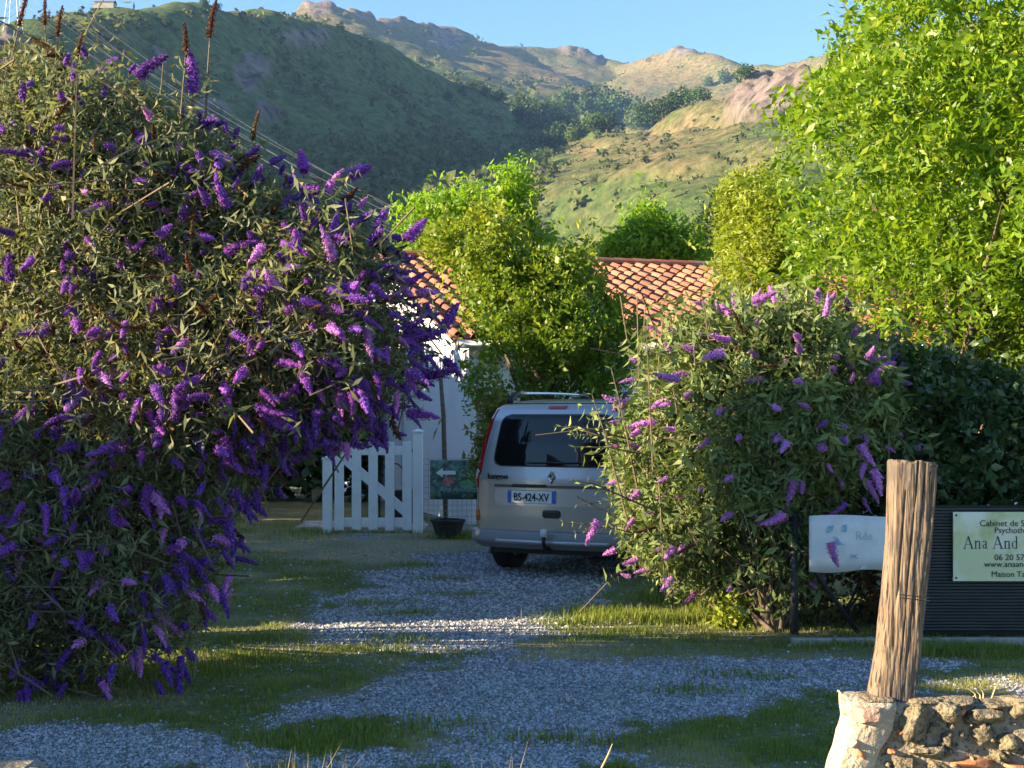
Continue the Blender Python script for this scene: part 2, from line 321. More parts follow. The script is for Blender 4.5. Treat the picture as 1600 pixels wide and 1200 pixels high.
# ------------------------------------------------------------------ foliage helpers
LEAF5 = np.array([[0, 0, 0], [.42, .5, .10], [.42, -.5, .10], [1, 0, -.10], [.5, 0, 0]])
LT5 = np.array([[0, 4, 1], [0, 2, 4], [4, 3, 1], [2, 3, 4]])
LEAF4 = np.array([[0, 0, 0], [.45, .5, .06], [.45, -.5, .06], [1, 0, -.08]])
LT4 = np.array([[0, 2, 1], [1, 2, 3]])
def unit(v): return v / (np.linalg.norm(v, axis=-1, keepdims=True) + 1e-9)
def leaves(pos, dirv, nrm, ln, wd, tmpl=LEAF5, tt=LT5, curl=0.0):
    d = unit(dirv); s = unit(np.cross(nrm, d)); n = np.cross(d, s)
    t = tmpl[None]; L = ln[:, None, None]; W = wd[:, None, None]
    dz = t[..., 2:3] * W - curl * L * t[..., 0:1] ** 2
    v = pos[:, None] + d[:, None] * t[..., 0:1] * L + s[:, None] * t[..., 1:2] * W + n[:, None] * dz
    k = len(tmpl); T = (tt[None] + (np.arange(len(pos)) * k)[:, None, None]).reshape(-1, 3)
    return v.reshape(-1, 3), T, k
def in_poly(poly, x, z):
    ins = np.zeros(len(x), bool); n = len(poly)
    for i in range(n):
        x1, z1 = poly[i]; x2, z2 = poly[(i + 1) % n]
        c = ((z1 > z) != (z2 > z)) & (x < (x2 - x1) * (z - z1) / (z2 - z1 + 1e-12) + x1); ins ^= c
    return ins
def edge(poly, x, z):
    best = np.full(len(x), 1e9); gx = np.zeros(len(x)); gzv = np.zeros(len(x)); n = len(poly)
    for i in range(n):
        a = poly[i]; b = poly[(i + 1) % n]; d = b - a; t = np.clip(((x - a[0]) * d[0] + (z - a[1]) * d[1]) / (d @ d + 1e-12), 0, 1)
        qx_ = a[0] + t * d[0]; qz_ = a[1] + t * d[1]; r = np.hypot(x - qx_, z - qz_); m = r < best
        best[m] = r[m]; gx[m] = (qx_ - x)[m]; gzv[m] = (qz_ - z)[m]
    g = np.hypot(gx, gzv) + 1e-9
    return best, gx / g, gzv / g
def crown(pxpoly, d, n, thick, Rr, rg, shell=.55, front=.62, rough=.0, lump=0, gap=0):
    """Points through a rounded crown whose outline is pxpoly at depth d; returns points and outward directions."""
    poly = np.array([[P(x, y, d)[0], P(x, y, d)[2]] for x, y in pxpoly]); lo, hi = poly.min(0), poly.max(0); out = []
    while sum(map(len, out)) < n:
        q = lo + (hi - lo) * rg.random((n * 2, 2)); out.append(q[in_poly(poly, q[:, 0], q[:, 1])])
    q = np.concatenate(out)[:n]; e, gx, gzv = edge(poly, q[:, 0], q[:, 1]); k = np.clip(e / Rr, 0, 1)
    h = thick * np.sqrt(1 - (1 - k) ** 2) * (1 + rough * fbm(q[:, 0] * 1.6, q[:, 1] * 1.6, 2, 77))
    u = rg.random(n) ** shell * np.where(rg.random(n) < front, -1, 1)
    p = np.stack([q[:, 0], d + h * u, q[:, 1]], 1)
    o = unit(np.stack([gx * (1 - k), u * (.25 + .75 * k), gzv * (1 - k)], 1) + 1e-6)
    if lump: p = p + o * (lump * fbm(p[:, 0] * 2.2 + p[:, 1], p[:, 2] * 2.2 + p[:, 1] * .7, 3, 87))[:, None]
    if gap: keep = fbm(p[:, 0] * 2.0 + p[:, 1] * 1.3, p[:, 2] * 2.0 - p[:, 1], 3, 91) > -gap; p, o = p[keep], o[keep]
    return p, o
def shoots(p, o, rg, length, nodes, ll, lw, up=.25, out=.8, rnd=.5, droop=.35, ang=55, per=2, tmpl=LEAF5, tt=LT5, curl=.15, lrnd=.35, twist=90):
    """Leafy shoots ending at p; returns leaf mesh, tint, and the shoots' base, middle and tip."""
    n = len(p); d = unit(o * out + np.array([0, 0, up]) + rg.normal(size=(n, 3)) * rnd); L = length * (.6 + .8 * rg.random(n))
    t = np.linspace(.12, 1, nodes)[None, :, None]; base = p - d * L[:, None]
    c = base[:, None] + d[:, None] * L[:, None, None] * t; c[..., 2] -= droop * L[:, None] * t[..., 0] ** 2
    tang = unit(np.broadcast_to(d[:, None], c.shape) - np.array([0, 0, 1]) * droop * 2 * t)
    ref = unit(rg.normal(size=(n, 1, 3))); s1 = unit(np.cross(tang, np.broadcast_to(ref, tang.shape))); s2 = np.cross(tang, s1)
    P_, D_, N_ = [], [], []
    for k in range(per):
        th = np.radians(np.arange(nodes) * twist + k * 360 / per)[None, :, None] + rg.normal(size=(n, nodes, 1)) * .3
        side = s1 * np.cos(th) + s2 * np.sin(th); a = R(ang) + rg.normal(size=(n, nodes, 1)) * .25
        dd = tang * np.cos(a) + side * np.sin(a); dd[..., 2] -= .25
        P_.append(c.reshape(-1, 3)); D_.append(dd.reshape(-1, 3)); N_.append((tang + rg.normal(size=tang.shape) * .35).reshape(-1, 3))
    Pn = np.concatenate(P_); Dn = np.concatenate(D_); Nn = np.concatenate(N_); m = len(Pn)
    ln = ll * (1 - lrnd + 2 * lrnd * rg.random(m)); taper = np.tile(np.tile(1.15 - .55 * np.linspace(0, 1, nodes), n), per); ln = ln * taper
    wd = lw * (ln / ll) * (.8 + .4 * rg.random(m))
    v, T, k = leaves(Pn, Dn, Nn, ln, wd, tmpl, tt, curl)
    r = np.clip(np.tile(np.repeat(rg.random(n), nodes), per) * .6 + rg.random(m) * .4, 0, 1)
    return v, T, k, r, m, base, p - np.array([0, 0, 1]) * (droop * L)[:, None], d
def limbs(base, tips, r0, rg, r1=.0025, n=5, sag=.15, seg=6, bow=.3):
    mb = MB(); base = np.asarray(base, float)
    for q in tips:
        q = base + .86 * (q - base); t = np.linspace(0, 1, seg)[:, None]; b = base + rg.normal(size=3) * np.array([r0 * 3, r0 * 3, 0])
        mid = (b + q) / 2 + np.array([0, 0, bow * abs(q[2] - b[2])]) * .4 + rg.normal(size=3) * .08 * np.linalg.norm(q - b)
        pts = (1 - t) ** 2 * b + 2 * t * (1 - t) * mid + t ** 2 * q
        mb.tube(pts, r0 * (1 - t[:, 0]) ** .8 + r1, n, False)
    return mb

# ------------------------------------------------------------------ butterfly bushes
def spike_mesh(name, m, L, r, nf, rg, fl, bend, core=.75):
    """A tapering, slightly bent flower spike along +Z made of many small florets."""
    mb_v, mb_t, mb_c = [], [], []; z = rg.random(nf) ** .9; th = rg.random(nf) * 2 * np.pi
    prof = r * (1 - z ** 2.2 * .82) * (.85 + .3 * rg.random(nf)) * (1 + .18 * np.sin(z * 38))
    o = np.stack([np.cos(th), np.sin(th), .35 + 0 * z], 1)
    pos = np.stack([np.cos(th) * prof + bend * z ** 2 * L, np.sin(th) * prof, z * L], 1)
    nrm = unit(o + rg.normal(size=(nf, 3)) * .35); d = unit(np.cross(nrm, rg.normal(size=(nf, 3))))
    v, T, k = leaves(pos - d * fl * .5, d, nrm, np.full(nf, fl), np.full(nf, fl * .95), LEAF4, LT4)
    tint = np.repeat(np.stack([rg.random(nf), .15 * rg.random(nf)], 1), k, 0)
    n = 7; zz = np.linspace(0, 1, 7); a = np.linspace(0, 2 * np.pi, n, endpoint=False)
    cv = np.stack([(np.cos(a)[None] * (r * core * (1 - zz ** 2.2 * .9))[:, None] + (bend * zz ** 2 * L)[:, None]), np.sin(a)[None] * (r * core * (1 - zz ** 2.2 * .9))[:, None], np.broadcast_to((zz * L)[:, None], (7, n))], -1).reshape(-1, 3)
    ct = [t for i in range(6) for j in range(n) for t in ((i * n + j, i * n + (j + 1) % n, (i + 1) * n + j), (i * n + (j + 1) % n, (i + 1) * n + (j + 1) % n, (i + 1) * n + j))]
    V = np.concatenate([v, cv]); T = np.concatenate([T, np.array(ct) + len(v)]); tint = np.concatenate([tint, np.zeros((len(cv), 2))])
    o = trimesh(name, V, T, m, tint=tint); me = o.data; bpy.data.objects.remove(o); return me
M['bud_l'] = leafmat('butterfly_bush_leaf', (.11, .14, .065), (.26, .28, .15), (.42, .33, .16), trans=.36, rough=.6, spec=.25)
M['bud_r'] = leafmat('pale_butterfly_bush_leaf', (.105, .155, .05), (.23, .295, .10), (.38, .39, .17), trans=.28, rough=.6, spec=.25)
M['fl_violet'] = leafmat('violet_flower', (.15, .045, .31), (.30, .11, .47), (.50, .25, .58), trans=.25, rough=.7, tcol=1.1, spec=.1, obj_var=.42)
M['fl_mauve'] = leafmat('mauve_flower', (.40, .15, .47), (.60, .30, .66), (.72, .48, .76), trans=.25, rough=.7, tcol=1.1, spec=.1, obj_var=.25)
M['fl_brown'] = leafmat('spent_flower', (.07, .035, .018), (.17, .09, .045), (.22, .13, .07), trans=.15, rough=.9, tcol=1.0, spec=.05, obj_var=.3)
for q in ('fl_violet', 'fl_mauve', 'fl_brown'):      # petals pass light in their own colour
    for nd in M[q].node_tree.nodes:
        if nd.type == 'MIX' and nd.blend_type == 'MULTIPLY': nd.inputs[7].default_value = (1.1, 1.0, 1.1, 1)
srg = np.random.default_rng(5)
SP = {k: [spike_mesh('flower_spike', M[k], L, r, nf, srg, .0125, b) for L, r, nf, b in ((.16, .034, 340, .10), (.20, .036, 430, -.22), (.13, .032, 280, .05), (.24, .034, 480, .35))] for k in ('fl_violet', 'fl_mauve')}
SP['fl_brown'] = [spike_mesh('spent_flower_spike', M['fl_brown'], L, r, nf, srg, .010, b, .5) for L, r, nf, b in ((.20, .020, 260, .12), (.26, .024, 340, -.15), (.15, .018, 200, .2))]
SPL = {k: [spike_mesh('flower_spike', M[k], L, r, nf, srg, .019, b, .8 if k != 'fl_brown' else .5) for L, r, nf, b in ((.16, .033 if k != 'fl_brown' else .02, 120, .1), (.21, .034 if k != 'fl_brown' else .022, 150, -.25))] for k in ('fl_violet', 'fl_mauve', 'fl_brown')}
def put_spike(me, name, pos, direction, scale, parent, roll):
    o = bpy.data.objects.new(name, me); C.objects.link(o); o.parent = parent
    o.location = Vector(pos - WO[parent.name]); q = Vector(direction).to_track_quat('Z', 'X') @ Quaternion((0, 0, 1), roll)
    o.rotation_mode = 'QUATERNION'; o.rotation_quaternion = q; o.scale = (scale,) * 3
    return o
def pick(rg, cand, p, n, sep):
    got = []; pts = []
    for i in rg.permutation(cand):
        if all(np.sum((p[i] - q) ** 2) > sep * sep for q in pts[-400:]): got.append(i); pts.append(p[i])
        if len(got) >= n: break
    return got

def bush_left():
    rg = np.random.default_rng(11); d = 8.2
    t = thing('butterfly_bush', 'huge butterfly bush covered in deep violet flower spikes beside the white gate', 'bush', G(60, 1040))
    poly = [(-120, 110), (0, 62), (70, 52), (150, 72), (240, 120), (330, 170), (430, 248), (540, 300), (610, 352), (648, 420), (680, 490), (682, 540), (640, 605), (575, 645), (505, 672), (435, 725), (375, 815), (340, 910), (310, 985), (240, 1045), (100, 1070), (-120, 1095)]
    p, o = crown(poly, d, 9800, .85, .9, rg, .5, .72, .3, .08, .36); p[:, 1] = d + np.where(p[:, 1] > d, .55, 1) * (p[:, 1] - d) - .2 * (p[:, 0] + 2)
    Vs, Ts, Cs, off = [], [], [], 0
    def put(r_):
        nonlocal off
        v, T, k, r, m, base, tip, dr = r_
        yl = np.where(rg.random(m) < .12, rg.random(m), 0) * .8
        # dark, sparser greens low and to the right; silvery upper left
        Vs.append(v); Ts.append(T + off); off += len(v); Cs.append(np.repeat(np.stack([r, yl], 1), k, 0)); return base, tip, dr
    base, tip, dr = put(shoots(p, o, rg, .40, 8, .070, .0155, up=.15, out=.8, rnd=.55, droop=.3, ang=52, curl=.28, tmpl=LEAF4, tt=LT4))
    # tall shoots breaking the outline
    tops = np.array([P(x, y, d + rg.normal() * .4) for x, y in [(30, 15), (70, 10), (90, 28), (120, 75), (160, 90), (215, 90), (255, 75), (290, 60), (328, 40), (300, 110), (395, 195), (475, 235), (500, 262), (550, 255), (590, 320), (640, 350), (690, 480), (700, 545), (665, 570), (640, 625), (590, 660), (520, 690), (15, 60), (50, 40)]])
    od = np.tile(np.array([[.12, -.1, 1.0]]), (len(tops), 1)); od[17:] = [.9, -.2, -.45]; od[12:17] = [.6, -.1, .7]
    tb, tt_, td = put(shoots(tops, od, rg, .75, 10, .09, .018, up=.3, out=1.2, rnd=.12, droop=.12, ang=48, curl=.25))
    ux = np.concatenate([rg.random(46) * 360, 330 + rg.random(22) * 320]); uy = np.interp(ux, [0, 70, 150, 240, 330, 430, 540, 610, 650], [62, 52, 72, 120, 170, 248, 300, 352, 420]) - 22 * rg.random(68) + 8
    fe = np.array([P(x, y, d + rg.normal() * .35) for x, y in zip(ux, uy)]); fo = np.stack([.1 + .5 * (ux > 330) + rg.normal(size=68) * .2, rg.normal(size=68) * .2, np.ones(68)], 1)
    fb_, ft_, fd_ = put(shoots(fe, fo, rg, .5, 8, .075, .015, up=.2, out=1.0, rnd=.25, droop=.2, ang=48, curl=.3))
    f = trimesh('foliage', np.concatenate(Vs), np.concatenate(Ts), M['bud_l'], t, tint=np.concatenate(Cs)); tag(f, kind='stuff')
    sel = rg.choice(len(base), 1500, replace=False); mb = MB()
    for i in sel: mb.tube([base[i] - dr[i] * .2, (base[i] + tip[i]) / 2 + np.array([0, 0, .03]), tip[i]], [.006, .004, .002], 3, False)
    for i in range(68): mb.tube([fb_[i] - fd_[i] * .3, fb_[i], (fb_[i] + ft_[i]) / 2 + np.array([0, 0, .02]), ft_[i]], [.006, .005, .004, .002], 3, False)
    for i in range(len(tb)): mb.tube([tb[i] - td[i] * .5, tb[i], (tb[i] + tt_[i]) / 2 + np.array([0, 0, .02]), tt_[i]], [.009, .007, .005, .003], 4, False)
    tag(build('twigs', mb, M['stem'], t), kind='stuff')
    br = limbs(G(60, 1010) + np.array([-.3, .4, 0]), base[rg.choice(len(base), 46, replace=False)], .022, rg, seg=7)
    build('branches', br, M['stem'], t, smooth=True)
    out = np.where((o[:, 1] < .15) & (p[:, 0] > P(-40, 0, d)[0]))[0]
    px = 800 + F * p[:, 0] / p[:, 1]; py = HY - (p[:, 2] - CH) / p[:, 1] * F
    wt = np.clip(.45 + (px - 150) / 900 + (py - 350) / 2600, .25, 1) * np.where(py > 880, .45, 1) * np.where(py < 180, .6, 1)
    cand = out[rg.random(len(out)) < wt[out]]
    got = pick(rg, cand, p, 1350, .055); xtra = {}
    got = sorted(got, key=lambda i: p[i, 1])
    for n_, i in enumerate(got):
        brown = rg.random() < (.36 if px[i] < 420 and py[i] < 700 else .14)
        kind = 'fl_brown' if brown else ('fl_mauve' if rg.random() < .10 else 'fl_violet')
        dd = unit(o[i] * np.array([1, .75, .6]) + np.array([.30 if px[i] > 380 else .0, -.35, .05 if py[i] < 420 else -.5]) + rg.normal(size=3) * .6)
        me = random.choice(SP[kind]); sc = .36 + .44 * rg.random(); pos = tip[i] - dr[i] * .02 + o[i] * .05
        if n_ >= 350: me = SPL[kind][n_ % 2]
        if n_ < 350: put_spike(me, 'spent_flower_spike' if brown else 'flower_spike', pos, dd, sc, t, rg.random() * 6.28)
        else: xtra.setdefault(kind, []).append((me, pos, dd, sc))
    for kind, l in xtra.items():
        Vs, Ts, Cs, off = [], [], [], 0
        for me, pos, dd, sc in l:
            nv = len(me.vertices); v = np.empty(nv * 3, np.float32); me.vertices.foreach_get('co', v); T = np.empty(len(me.polygons) * 3, np.int32); me.loops.foreach_get('vertex_index', T); c = np.empty(nv * 4, np.float32); me.color_attributes['tint'].data.foreach_get('color', c)
            q = np.array(Vector(dd).to_track_quat('Z', 'X').to_matrix()); Vs.append(v.reshape(-1, 3) * sc @ q.T + pos); Ts.append(T.reshape(-1, 3) + off); Cs.append(c.reshape(-1, 4)[:, :2]); off += nv
        tag(trimesh('flower_spikes' if kind != 'fl_brown' else 'spent_flower_spikes', np.concatenate(Vs), np.concatenate(Ts), M[kind], t, tint=np.concatenate(Cs)), kind='stuff')
    for i in range(len(tops)):
        brown = i in (0, 1, 2, 3, 7, 8, 10, 22, 23); kind = 'fl_brown' if brown else 'fl_violet'
        if i in (6,): continue
        put_spike(random.choice(SP[kind][:2]), 'spent_flower_spike' if brown else 'flower_spike', tt_[i] - td[i] * .01, unit(td[i] + (0 if brown else 1) * rg.normal(size=3) * .55 + np.array([0, 0, -.1])), .85 + .3 * rg.random(), t, rg.random() * 6.28)
bush_left()

def bush_right():
    rg = np.random.default_rng(12); d = 10.8
    t = thing('butterfly_bush', 'pale leaved butterfly bush with mauve flower spikes overhanging the parked car', 'bush', G(1200, 985))
    poly = [(952, 705), (980, 640), (995, 580), (1014, 530), (1060, 468), (1140, 440), (1240, 436), (1330, 475), (1400, 545), (1425, 640), (1400, 730), (1330, 790), (1290, 840), (1270, 915), (1235, 965), (1150, 955), (1080, 925), (1040, 895), (995, 868), (962, 820), (958, 760)]
    p, o = crown(poly, d, 5400, .95, .9, rg, .5, .66, .3, .2, .30)
    Vs, Ts, Cs, off = [], [], [], 0
    def put(r_):
        nonlocal off
        v, T, k, r, m, base, tip, dr = r_; yl = np.where(rg.random(m) < .15, rg.random(m), 0) * .8
        Vs.append(v); Ts.append(T + off); off += len(v); Cs.append(np.repeat(np.stack([r, yl], 1), k, 0)); return base, tip, dr
    base, tip, dr = put(shoots(p, o, rg, .38, 7, .092, .028, up=.05, out=.8, rnd=.5, droop=.3, ang=55, curl=.25, tmpl=LEAF4, tt=LT4))
    tops = np.array([P(x, y, d - .5 + rg.normal() * .3) for x, y in [(870, 658), (893, 668), (900, 685), (880, 800), (902, 770), (893, 740), (900, 815), (955, 560), (1010, 505), (1095, 445), (1150, 425), (1255, 430), (925, 600), (1040, 925), (1350, 690), (1365, 700), (1290, 850)]])
    od = np.tile(np.array([[-1, -.35, .15]]), (len(tops), 1)); od[7:13] = [-.3, -.2, 1]; od[13:] = [.1, -.3, -.8]
    tb, tt_, td = put(shoots(tops, od, rg, .55, 8, .075, .020, up=.1, out=1.2, rnd=.12, droop=.12, ang=48, curl=.25))
    f = trimesh('foliage', np.concatenate(Vs), np.concatenate(Ts), M['bud_r'], t, tint=np.concatenate(Cs)); tag(f, kind='stuff')
    mb = MB()
    for i in rg.choice(len(base), 900, replace=False): mb.tube([base[i] - dr[i] * .2, (base[i] + tip[i]) / 2 + np.array([0, 0, .03]), tip[i]], [.006, .004, .002], 3, False)
    for i in range(len(tb)): mb.tube([tb[i] - td[i] * .4, tb[i], (tb[i] + tt_[i]) / 2 + np.array([0, 0, .02]), tt_[i]], [.008, .006, .005, .003], 4, False)
    tag(build('twigs', mb, M['stem'], t), kind='stuff')
    br = limbs(G(1205, 985), base[rg.choice(len(base), 46, replace=False)], .015, rg, seg=7)
    br.tube([P(1040, 955 - 20, 10.6), P(1065, 905, 10.6), P(1090, 868, 10.7), P(1150, 820, 10.7)], [.008, .012, .014, .018], 5); br.tube([P(1095, 930, 10.4), P(1130, 900, 10.5), P(1180, 860, 10.6)], [.007, .011, .014], 5)
    build('branches', br, M['stem'], t, smooth=True)
    px = 800 + F * p[:, 0] / p[:, 1]; py = HY - (p[:, 2] - CH) / p[:, 1] * F
    cand = np.where((o[:, 1] < .1) & (py < 900))[0]
    for i in pick(rg, cand, p, 210, .13):
        kind = 'fl_violet' if rg.random() < .12 and px[i] > 1280 else 'fl_mauve'
        brown = rg.random() < .08
        dd = unit(o[i] * np.array([1, .7, .6]) + np.array([-.45, -.3, -.35 if py[i] > 600 else .1]) + rg.normal(size=3) * .35)
        put_spike(random.choice(SP['fl_brown' if brown else kind]), 'spent_flower_spike' if brown else 'flower_spike', tip[i] + o[i] * .05, dd, .40 + .45 * rg.random(), t, rg.random() * 6.28)
    for x, y, dx, dz in [(935, 815, -.5, -.8), (1345, 695, .3, -.9), (1365, 735, .3, -.9), (1298, 848, .1, -1), (1130, 552, -.9, -.1), (1175, 470, .8, .1), (1060, 592, -1, 0), (1225, 805, -.8, -.5), (1240, 750, -.2, -.9)]:
        q = P(x, y, d - 1.0); put_spike(SP['fl_mauve'][1], 'flower_spike', q, np.array([dx, -.3, dz]), .9, t, rg.random() * 6)
bush_right()

# ------------------------------------------------------------------ trees and shrubs
def plant(name, label, cat, base, d, poly, n, thick, Rr, m, seed, nodes=6, length=.4, ll=.1, lw=.04, up=.1, out=.7, rnd=.6, droop=.3, ang=60, per=2, curl=.2, yel=.1, trunk=.07, nl=14, shell=.55, front=.62, tmpl=LEAF5, tt=LT5, extra=None, part='crown', yfun=None, gap=0.0, group=None, straight=True, lump=.15):
    rg = np.random.default_rng(seed); t = thing(name, label, cat, base, group)
    p, o = crown(poly, d, n, thick, Rr, rg, shell, front, .35, lump)
    if gap:
        keep = fbm(p[:, 0] * 1.5 + p[:, 1], p[:, 2] * 1.5 - p[:, 1] * .6, 3, seed) > -gap; p, o = p[keep], o[keep]
    if extra is not None:
        ep = np.array([P(x, y, d + rg.normal() * .2) for x, y in extra]); p = np.concatenate([p, ep]); o = np.concatenate([o, np.tile([[0, 0, 1.6]], (len(ep), 1))])
    v, T, k, r, mm, b_, tip, dr = shoots(p, o, rg, length, nodes, ll, lw, up, out, rnd, droop, ang, per, tmpl, tt, curl)
    yl = np.where(rg.random(mm) < yel, rg.random(mm), 0)
    if yfun is not None: yl = np.clip(yl + yfun(np.tile(np.repeat(p, nodes, 0), (per, 1)), rg), 0, 1)
    f = trimesh(part, v, T, m, t, tint=np.repeat(np.stack([r, yl], 1), k, 0)); tag(f, kind='stuff')
    base = np.asarray(base, float); top = P(*np.mean(np.array(poly), 0), d); mb = MB()
    if straight:
        h = top[2] + .3; mb.tube([base - [0, 0, .1], base + [.03, 0, h * .35], base * [1, 1, 0] + [.0, 0, h * .7], [(base[0] + top[0]) / 2, d, h]], [trunk * 1.25, trunk, trunk * .8, trunk * .5], 8)
        st = base + np.array([0, 0, h * .45])
    else: st = base
    mb2 = limbs(st, b_[rg.choice(len(b_), nl, replace=False)], trunk * .5, rg, seg=6)
    mb.add(np.concatenate(mb2.v), mb2.f)
    build('trunk', mb, M['bark'], t, smooth=True)
    return t
M['ash'] = leafmat('bright_leaf', (.085, .17, .010), (.20, .31, .018), (.32, .38, .03), trans=.42, rough=.42, tcol=1.7, spec=.45)
plant('broadleaf_tree', 'large bright green broadleaf tree filling the upper corner above the hedge', 'tree', (4.3, 12.8, 0), 12.3,
      [(1335, -90), (1322, 20), (1276, 95), (1228, 140), (1208, 190), (1198, 260), (1190, 330), (1196, 400), (1218, 470), (1290, 530), (1400, 575), (1520, 620), (1640, 660), (1900, 660), (1980, 300), (1900, -60), (1700, -260), (1480, -200)], 9800, 1.7, 1.5, M['ash'], 21,
      nodes=7, length=.36, ll=.088, lw=.034, up=-.05, out=.75, rnd=.55, droop=.55, ang=58, curl=.3, yel=.25, trunk=.12, nl=34, gap=.10, front=.66, lump=.5, shell=.7, tmpl=LEAF4, tt=LT4)
M['yel'] = leafmat('yellowing_leaf', (.075, .145, .012), (.18, .27, .022), (.38, .38, .035), trans=.42, rough=.45, tcol=1.6)
def yl_up(p, rg): return np.clip((p[:, 2] - 2.8) / 2.0, 0, .6) * rg.random(len(p))
plant('garden_tree', 'yellowing bushy garden tree in front of the tiled roof behind the car', 'tree', (.35, 17.2, 0), 16.9,
      [(660, 385), (668, 350), (715, 352), (728, 322), (770, 312), (800, 335), (830, 372), (872, 392), (890, 372), (915, 372), (935, 425), (968, 445), (985, 490), (990, 535), (975, 585), (940, 635), (850, 645), (790, 630), (730, 592), (708, 570), (745, 535), (720, 480), (700, 430), (690, 395)], 4300, 1.0, .9, M['yel'], 22,
      nodes=6, length=.36, ll=.075, lw=.038, up=.35, rnd=.6, droop=.2, yel=.12, trunk=.06, nl=30, gap=.20, tmpl=LEAF4, tt=LT4, yfun=yl_up, lump=.4,
      extra=[(880, 330), (884, 350), (876, 368), (890, 385), (925, 335), (918, 356), (930, 375), (910, 390), (760, 325), (778, 315), (740, 335), (700, 330), (816, 330), (1010, 420)])
M['yel2'] = leafmat('pale_yellow_leaf', (.12, .14, .02), (.24, .23, .04), (.40, .30, .06), trans=.4, tcol=1.5)
plant('garden_shrub', 'small yellow leaved shrub between the house wall and the parked car', 'shrub', (-.22, 16.0, 0), 15.9, [(750, 610), (800, 600), (820, 680), (800, 740), (765, 755), (738, 730), (738, 690), (752, 660)], 420, .4, .3, M['yel2'], 23, nodes=6, length=.26, ll=.07, lw=.036, trunk=.02, nl=8, part='foliage', straight=False)
M['acacia'] = leafmat('acacia_leaf', (.10, .21, .012), (.21, .33, .02), (.32, .38, .03), trans=.5, rough=.5, tcol=1.8)
for nm, lb, base, d, poly, n, sd_ in [
   ('acacia_tree', 'feathery lime green tree rising behind the roof beside the violet bush', (-1.2, 30, 0), 29.5, [(604, 395), (610, 345), (650, 290), (700, 283), (740, 270), (770, 285), (800, 252), (828, 250), (838, 320), (860, 350), (890, 390), (850, 440), (620, 440)], 2100, 24),
   ('acacia_tree', 'round lime green tree rising behind the middle of the roof ridge', (3.1, 31, 0), 31, [(930, 400), (938, 365), (975, 345), (990, 315), (1020, 305), (1045, 330), (1075, 345), (1100, 375), (1118, 420), (925, 430)], 1200, 25)]:
    plant(nm, lb, 'tree', base, d, poly, n, 1.3, 1.0, M['acacia'], sd_, nodes=8, length=.7, ll=.13, lw=.06, up=.05, out=.9, rnd=.5, droop=.25, ang=65, curl=.1, yel=.15, trunk=.1, nl=12, tmpl=LEAF4, tt=LT4, gap=.3)
M['dkleaf'] = leafmat('dark_leaf', (.018, .04, .008), (.05, .085, .018), (.10, .13, .03), trans=.3, tcol=1.3)
plant('conifer_tree', 'dark green tree behind the right end of the roof ridge', 'tree', (4.6, 33, 0), 33, [(1080, 410), (1082, 350), (1100, 318), (1130, 310), (1180, 330), (1200, 420)], 650, 1.2, 1.0, M['dkleaf'], 26, nodes=7, length=.5, ll=.12, lw=.05, trunk=.12, nl=8, tmpl=LEAF4, tt=LT4)
M['privet'] = leafmat('olive_leaf', (.15, .21, .018), (.30, .36, .04), (.42, .42, .07), trans=.4, tcol=1.5)
plant('tall_shrub', 'tall olive green shrub with upright tips between the roof and the big tree', 'shrub', (2.5, 15.2, 0), 14.8, [(1122, 480), (1114, 400), (1116, 330), (1128, 270), (1160, 255), (1210, 250), (1260, 320), (1290, 450), (1250, 520), (1180, 540)], 1900, .8, .6, M['privet'], 27, nodes=7, length=.42, ll=.075, lw=.030, up=.6, out=.5, rnd=.35, droop=.1, trunk=.04, nl=14, part='foliage', extra=[(1125, 255), (1135, 268), (1175, 225), (1190, 238), (1206, 232), (1150, 262), (1122, 290)], straight=False, gap=.3)
M['laurel'] = leafmat('laurel_leaf', (.03, .065, .02), (.07, .12, .04), (.12, .17, .04), trans=.18, rough=.32, spec=.5, tcol=1.2)
plant('hedge', 'dark glossy evergreen hedge above the fence signs under the big tree', 'hedge', (3.3, 11.4, 0), 11.0, [(1290, 560), (1380, 520), (1500, 545), (1640, 560), (1900, 560), (1900, 830), (1600, 808), (1480, 800), (1380, 806), (1280, 812), (1250, 700)], 3000, .75, .5, M['laurel'], 28, nodes=5, length=.28, ll=.085, lw=.046, up=.1, rnd=.6, droop=.3, trunk=.04, nl=14, part='foliage', straight=False, yel=.03, front=.75)
M['dryhedge'] = leafmat('dry_hedge_leaf', (.05, .045, .015), (.14, .09, .025), (.30, .15, .04), trans=.35, tcol=1.3)
plant('undergrowth', 'thin brown and green undergrowth below the faded white sign', 'undergrowth', (2.6, 11.0, 0), 10.9, [(1240, 820), (1400, 820), (1600, 820), (1900, 830), (1900, 990), (1240, 985)], 900, .45, .4, M['dryhedge'], 29, nodes=5, length=.26, ll=.06, lw=.035, trunk=.02, nl=26, part='foliage', straight=False, yel=.3)
plant('weed_clump', 'sunlit yellow green weeds at the foot of the mauve bush', 'weeds', (1.75, 10.7, 0), 10.6, [(1095, 975), (1120, 930), (1150, 905), (1180, 930), (1195, 985)], 160, .25, .2, M['privet'], 30, nodes=5, length=.2, ll=.06, lw=.03, trunk=.008, nl=8, part='foliage', straight=False, yel=.3)
